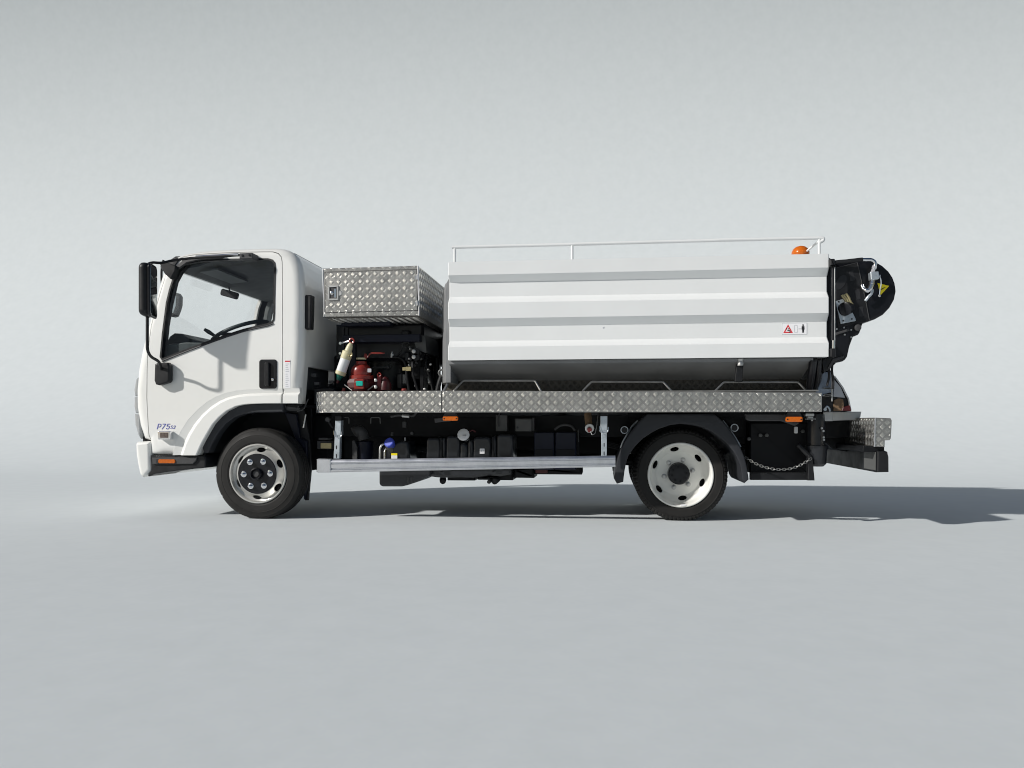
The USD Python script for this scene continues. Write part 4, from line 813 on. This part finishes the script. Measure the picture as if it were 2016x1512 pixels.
# side guard bar and its posts
YG = .03
def guard():
    L = [(905.3, .010), (908.3, .002), (910.2, .0), (911.4, .014), (913.2, .014), (914.4, .004), (921.5, .004), (922.6, .016), (924.6, .016), (925.6, .0), (928.6, .0), (930, .008)]
    Rr = [(897.3 + (v - 905.3) * 22.0 / 24.7, d) for v, d in L]
    rings = []
    for px, prof in ((651, L), (1211.5, Rr)):
        x = U(px, 900, YG)[0]
        near = [(x, YG + d, U(px, v, YG)[2]) for v, d in prof]; rings.append(near + [(x, YG + .05, near[-1][2]), (x, YG + .05, near[0][2])])
    return loft(rings)
sgd = part('side_guard', guard(), 'aluminium', T, 15)
part('guard_end', pprism([(623, 904), (627, 903), (650.5, 903.8), (650.5, 930.3), (626, 930.6), (623, 929)], YG - .003, YG + .05, .005), 'aluminium', sgd)
for (a0, a1, b0, b1, t0, t1) in ((660.3, 670.5, 656.3, 668, 828, 903), (1183, 1195, 1183.5, 1195, 819, 898)):
    gp = part('guard_post', pprism([(a0, t0), (a1, t0), (b1, t1), (b0, t1)], .06, .11, .004), 'zinc', T)
    part('post_sleeve', pprism([(a0 - .8, t0), (a1 + .8, t0), (a1 + .3, t0 + 29), (a0 - 1.6, t0 + 29)], .055, .115, .003), 'zinc', gp)
    cxm = (b0 + b1) / 2
    for yy in (t1 - 22, t1 - 5): part('slot', pbox(cxm - .8, yy - 4, cxm + 1.0, yy + 3.5, .0585, .07, 0, .003), 'sticker_black', gp)
    part('locking_clip', tube([U(a0 - 2.5, t0 + 20, .05), U(a0 - 2, t0 + 31, .045), U((a0 + a1) / 2, t0 + 34, .04), U(a1 + 2, t0 + 31, .045), U(a1 + 2.5, t0 + 22, .05)], .0035, 8, .02), 'chrome', gp)
    part('post_mount', pbox(a0 - 1, t0 - 9, a1 + 1, t0 + 1, .06, .14, .002), 'black_plastic', gp)
# fuel tank
def rounded_tank(segs, Y0, Y1, mat_, name, b=.03):
    return part(name, join(*[prism(pts(s, Y0), Y0, Y1, b, 4) for s in segs]), mat_, T, 40)
segs_ = []
for a, b_ in ((838.5, 868), (869, 877), (877.5, 905), (905, 921), (920, 931.5), (931, 967), (967, 977), (977, 1010)):
    t0 = {838.5: 862, 869: 861, 877.5: 858, 905: 872, 920: 866, 931: 860, 967: 858, 977: 855}[a]; segs_.append([(a, t0 + 7), (a + 3, t0 + 1), (a + 7 if b_ - a > 15 else a + 3.5, t0), (b_ - 6 if b_ - a > 15 else b_ - 3.5, t0), (b_ - 1.5, t0 + 4), (b_, t0 + 12), (b_, 925), (a, 925)])
ftk = rounded_tank(segs_, .26, .56, 'tank_plastic', 'fuel_tank', .022)
part('tank_core', pprism([(842, 874), (1006, 868), (1006, 934), (985, 938), (960, 936), (930, 941), (905, 940), (870, 941), (842, 938)], .285, .58, .02), 'tank_plastic', ftk)
many('tank_strap', (pbox(866, 862, 870, 930, .245, .27, .002), pbox(968.5, 860, 972.5, 930, .245, .27, .002)), 'chassis_paint', ftk)
part('fuel_cap', join(stack(U(913.5, 857, .24), (-.1, -1, .35), [(-.05, .036), (0, .038), (.006, .049), (.022, .050), (.028, .040)], 12), pbox(911, 855.5, 919, 858, .205, .22, .002)), 'white_plastic', ftk)
part('cap_ring', stack(U(913.5, 857, .24), (-.1, -1, .35), [(-.03, .043), (0, .043)], 16), 'black_plastic', ftk)
part('cap_strap', tube([U(922, 852, .26), U(929, 846, .26), U(936, 850, .28)], .006, 8, .02), 'dark_red', ftk)
tl = part('tank_label', pbox(944.5, 883, 954, 893.5, .255, .262, .001, .004), 'sticker_white', ftk)
many('label_mark', (pbox(946.5, 886.3, 948.5, 889, .2540, .256, 0, .0005), pbox(950, 886.3, 952, 888.5, .2540, .256, 0, .0005)), 'sticker_grey', ftk)
# urea tank with blue cap
ut = part('urea_tank', prism(pts([(748, 886), (756, 877), (790, 868), (803, 870), (806, 890), (806, 925), (748, 925)], .24), .24, .5, .02, 3), 'tank_plastic', T, 40)
part('blue_cap', stack(U(768.5, 873.5, .22), (-.25, -1, .55), [(-.03, .03), (0, .034), (.004, .041), (.028, .041), (.032, .034)], 12), 'blue_plastic', ut, 20)
part('filler_neck', stack(U(767.5, 880, .24), (-.15, -.6, .8), [(-.04, .03), (.03, .032)], 16), 'grey_paint', ut)
part('yellow_label', pbox(770, 892.5, 782, 896.5, .228, .24, .001, .002), 'sticker_yellow', ut); part('white_label', pbox(770, 896.7, 782, 904, .228, .24, .001, .002), 'sticker_white', ut)
part('vent_pipe', join(tube([U(748, 905, .22), U(748, 882, .22), U(752, 875, .22), U(758, 874, .23)], .009, 10, .03), tube([U(757, 905, .21), U(757, 888, .21), U(760, 884, .22)], .006, 8, .02)), 'dull_aluminium', ut)
part('urea_tank_base', prism(roundpoly(pts([(746, 918), (848, 918), (846, 937), (826, 947), (800, 956), (790, 958), (746, 958)], .20), .03), .20, .55, .018, 3), 'tank_plastic', T, 40)
many('base_slot', ([pbox(a, 939, a + 4.5, 951, .195, .21, .002) for a in (801, 808)]), 'grey_plastic', T)
part('small_valve', stack(U(797.5, 868, .3), (0, 0, 1), [(0, .008), (.02, .008), (.03, .004)], 10), 'dull_aluminium', T)
part('pipe_elbow', tube([U(698, 850, .34), U(702, 845, .36), U(712, 843, .38), U(718, 852, .38), U(719, 868, .38)], [.045, .05, .055, .055, .05], 16, .06) if False else tube([U(697, 851, .34), U(705, 846, .36), U(713, 852, .38), U(717, 866, .38)], .046, 16, .06), 'grey_plastic', T)
part('air_filter', join(stack(U(718, 907, .42), (0, 0, 1), [(0, .072), (.16, .072), (.168, .06)], 28)), 'navy_paint', T)
part('filter_bracket', join(pprism([(693, 868), (697, 867), (703, 880), (703, 905), (694, 905)], .33, .35, .002)), 'grey_plastic', T)
for q in ([(671, 833), (671, 822), (687, 822), (687, 834)], [(730, 834), (730, 822), (748, 822), (749, 834)]): part('hoop_bracket', tube([U(a, b_, .2) for a, b_ in q], .0045, 8, .01), 'grey_paint', T)
many('relay_box', (pbox(627, 862, 646, 866, .3, .4, .002), pbox(624, 868, 650, 884, .32, .42, .004)), 'grey_plastic', T)
part('relay_plate', pbox(631, 872, 652, 883, .30, .32, .002), 'brass', T)
part('pipe', tube([U(646, 822, .2), U(649, 835, .2), U(655, 842, .22)], .008, 8, .03), 'black_plastic', T); part('cable_end', stack(U(647, 826, .16), (0, -1, 0), [(0, .018), (.03, .018)], 16), 'grey_plastic', T)
part('hose', tube([U(770, 820, .2), U(785, 817, .18), U(800, 818, .18), U(814, 819, .18), U(820, 812, .18)], .010, 10, .04), 'grey_plastic', T)
part('hose_ferrule', cone(U(792, 818.5, .16), U(806, 819.5, .16), .015), 'dull_aluminium', T)
many('air_valve', (pbox(792, 830, 799, 842, .3, .34, .003), stack(U(812, 853, .3), (0, -1, 0), [(0, .012), (.03, .012)], 12), stack(U(772, 858, .35), (0, 0, 1), [(0, .012), (.03, .010)], 12)), 'grey_plastic', T)
part('wiring_box', pbox(976, 817, 998, 849, .40, .5, .004), 'grey_paint', T); part('cable', tube([U(984, 812, .38), U(980, 826, .38), U(982, 840, .38)], .006, 8, .03), 'grey_plastic', T)
jb = part('junction_box', pbox(1013.5, 824, 1047, 849, .40, .52, .008), 'grey_paint', T)
part('box_lock', stack(U(1019, 841.5, .40), (0, -1, 0), [(0, .009), (.004, .009)], 12), 'sticker_black', jb); part('box_side', pbox(1047.5, 822.5, 1052, 848, .41, .52, .003), 'grey_plastic', jb)
for a, c in ((1051, 1091), (1093, 1134)):
    bb = part('battery_box', pbox(a, 851, c, 925, .34, .62, .008), 'navy_paint', T); part('box_panel', pbox(a + 2, 885, c - 3, 897, .333, .35, .002), 'chassis_paint', bb)
part('arched_hose', tube([U(1092, 846, .38), U(1102, 838, .38), U(1114, 836, .38), U(1126, 839, .38), U(1132, 848, .38)], .010, 10, .05), 'grey_plastic', T)
part('rod', tube([U(1138, 846, .4), U(1139, 870, .4)], .005, 6, 0), 'grey_paint', T)
dv = group('drain_valve', T)
part('valve_stem', cone(U(1157, 815, .3), U(1160, 842, .25), .03, .026), 'rust_brown', dv); part('valve_ring', stack(U(1160.5, 842, .24), (.05, -1, -.3), [(0, .036), (.02, .036), (.022, .03)], 20), 'dull_aluminium', dv)
part('valve_cap', stack(U(1160.5, 845.5, .215), (.05, -1, -.3), [(0, .020), (.02, .018), (.024, .01)], 14), 'red_paint', dv); part('pull_cord', tube([U(1162, 849, .19), U(1166, 857, .19), U(1172, 853, .2), U(1175, 838, .22), U(1177, 818, .24)], .003, 6, .04), 'dull_aluminium', dv)
many('clamp_plate', (pbox(1180, 814, 1190, 819, .2, .25, .002), pbox(1130, 855, 1141, 925, .5, .56, .003)), 'chassis_paint', T)
# amber side markers
for (a, b_, c, d, kk) in ((871.5, 819.5, 901.5, 828.5, 0), (1547.5, 820.5, 1580.5, 831, 1)):
    am = part('side_marker', prism(prect(a, b_, c, d, .0, .012, 4), .0, .03, .005, 2), 'amber_lens', T)
    part('marker_bracket', pprism([(a + 5, 811), (c - 6, 811), (c - 1, b_), (a + 1, b_)], .03, .06, .003), 'grey_plastic', am)
    for q in (a + 3, c - 3): part('marker_screw', stack(U(q, (b_ + d) / 2, .0), (0, -1, 0), [(0, .006), (.002, .005)], 8), 'sticker_black', am)
part('marker_arm', join(pprism([(855, 824), (884, 821), (886, 829), (856, 832)], .05, .09, .003)), 'grey_plastic', T)
part('light_bar', pprism([(1468, 815), (1548, 815), (1560, 830), (1575, 832), (1566, 838), (1540, 829), (1478, 829), (1470, 826)], .10, .16, .006), 'grey_plastic', T)
many('hanger', (pbox(1564, 840, 1571, 853, .11, .13, .002), pbox(1586, 814, 1603, 819.5, .10, .16, .002), pbox(1590, 820, 1601, 826, .12, .16, .002), pbox(1589, 824, 1606, 826, .10, .16, .001), stack(U(1598.5, 829, .12), (0, 0, 1), [(0, .007), (.01, .007)], 8)), 'dull_aluminium', T)
# rear underbody: hydraulic tank, frame, canister, chain
part('hydraulic_tank', pbox(1476, 832, 1590, 931, .42, .62, .01), 'chassis_paint', T)
for a, b_ in ((1474, 864, ), (1496.5, 857), (1509, 857), (1580, 849)): part('bolt', stack(U(a, b_, .4), (0, -1, 0), [(0, .014), (.02, .014), (.022, .008)], 10), 'grey_paint', T)
can = part('canister', stack(U(1607, 918, .30), (0, 0, 1), [(0, .05), (.02, .072), (.12, .078), (.135, .086), (.16, .086), (.165, .066), (.30, .064), (.40, .06)], 32), 'tank_plastic', T, 30)
many('lower_frame', (pprism([(1478, 931), (1590, 931), (1590, 945), (1478, 945)], .28, .34, .003), pprism([(1592, 895), (1600, 900), (1604, 946), (1591, 946)], .20, .26, .004), tube([U(1571, 876, .25), U(1595, 900, .24)], .018, 8, 0)), 'black_plastic', T)
def chain(path, lk=.021, r=.0024):
    P = smoothpath([U(a, b_, Y) for a, b_, Y in path], .12, 12); s = np.r_[0, np.cumsum(np.linalg.norm(np.diff(P, axis=0), axis=1))]
    out = []
    for i in range(int(s[-1] / lk) + 1):
        d = i * lk; c = np.array([np.interp(d, s, P[:, k]) for k in range(3)]); c2 = np.array([np.interp(min(d + .004, s[-1]), s, P[:, k]) for k in range(3)])
        t = c2 - c; t = t / np.linalg.norm(t) if np.linalg.norm(t) > 1e-6 else np.array([1., 0, 0])
        u = np.cross(t, [0, 1, 0]); u /= np.linalg.norm(u); w = np.cross(t, u)
        e = u if i % 2 == 0 else w
        out.append(tube([c + math.cos(a) * t * .0155 + math.sin(a) * e * .0085 for a in np.linspace(0, 2 * math.pi, 13)[:-1]], r, 5, 0, closed=True))
    return out
links = chain([(1470, 902, .25), (1484, 911, .22), (1505, 920, .2), (1530, 925, .19), (1558, 923, .19), (1578, 915, .19), (1595, 904, .2)])
ch = group('hanging_chain', T)
for m in links: part('chain_link', m, 'chain_steel', ch)
for a, b_, c, d in ((940, 936, 1010, 945), (880, 930, 935, 946), (1010, 930, 1052, 941), (1052, 928, 1146, 934)): part('exhaust_part', pbox(a, b_ - 8, c, d, .45, .75, .02), 'chassis_paint', T)
many('drain_plug', (stack(U(872, 944, .4), (.2, -1, -.2), [(0, .028), (.05, .026), (.06, .015)], 12), stack(U(978, 942, .4), (-.2, -1, -.3), [(0, .034), (.06, .03), (.07, .018)], 12), stack(U(967, 944, .36), (-.2, -1, -.3), [(0, .016), (.06, .016)], 10)), 'chassis_paint', T)
part('red_reflector', pbox(1054, 924, 1078, 931.5, .40, .46, .003), 'dark_red', T)
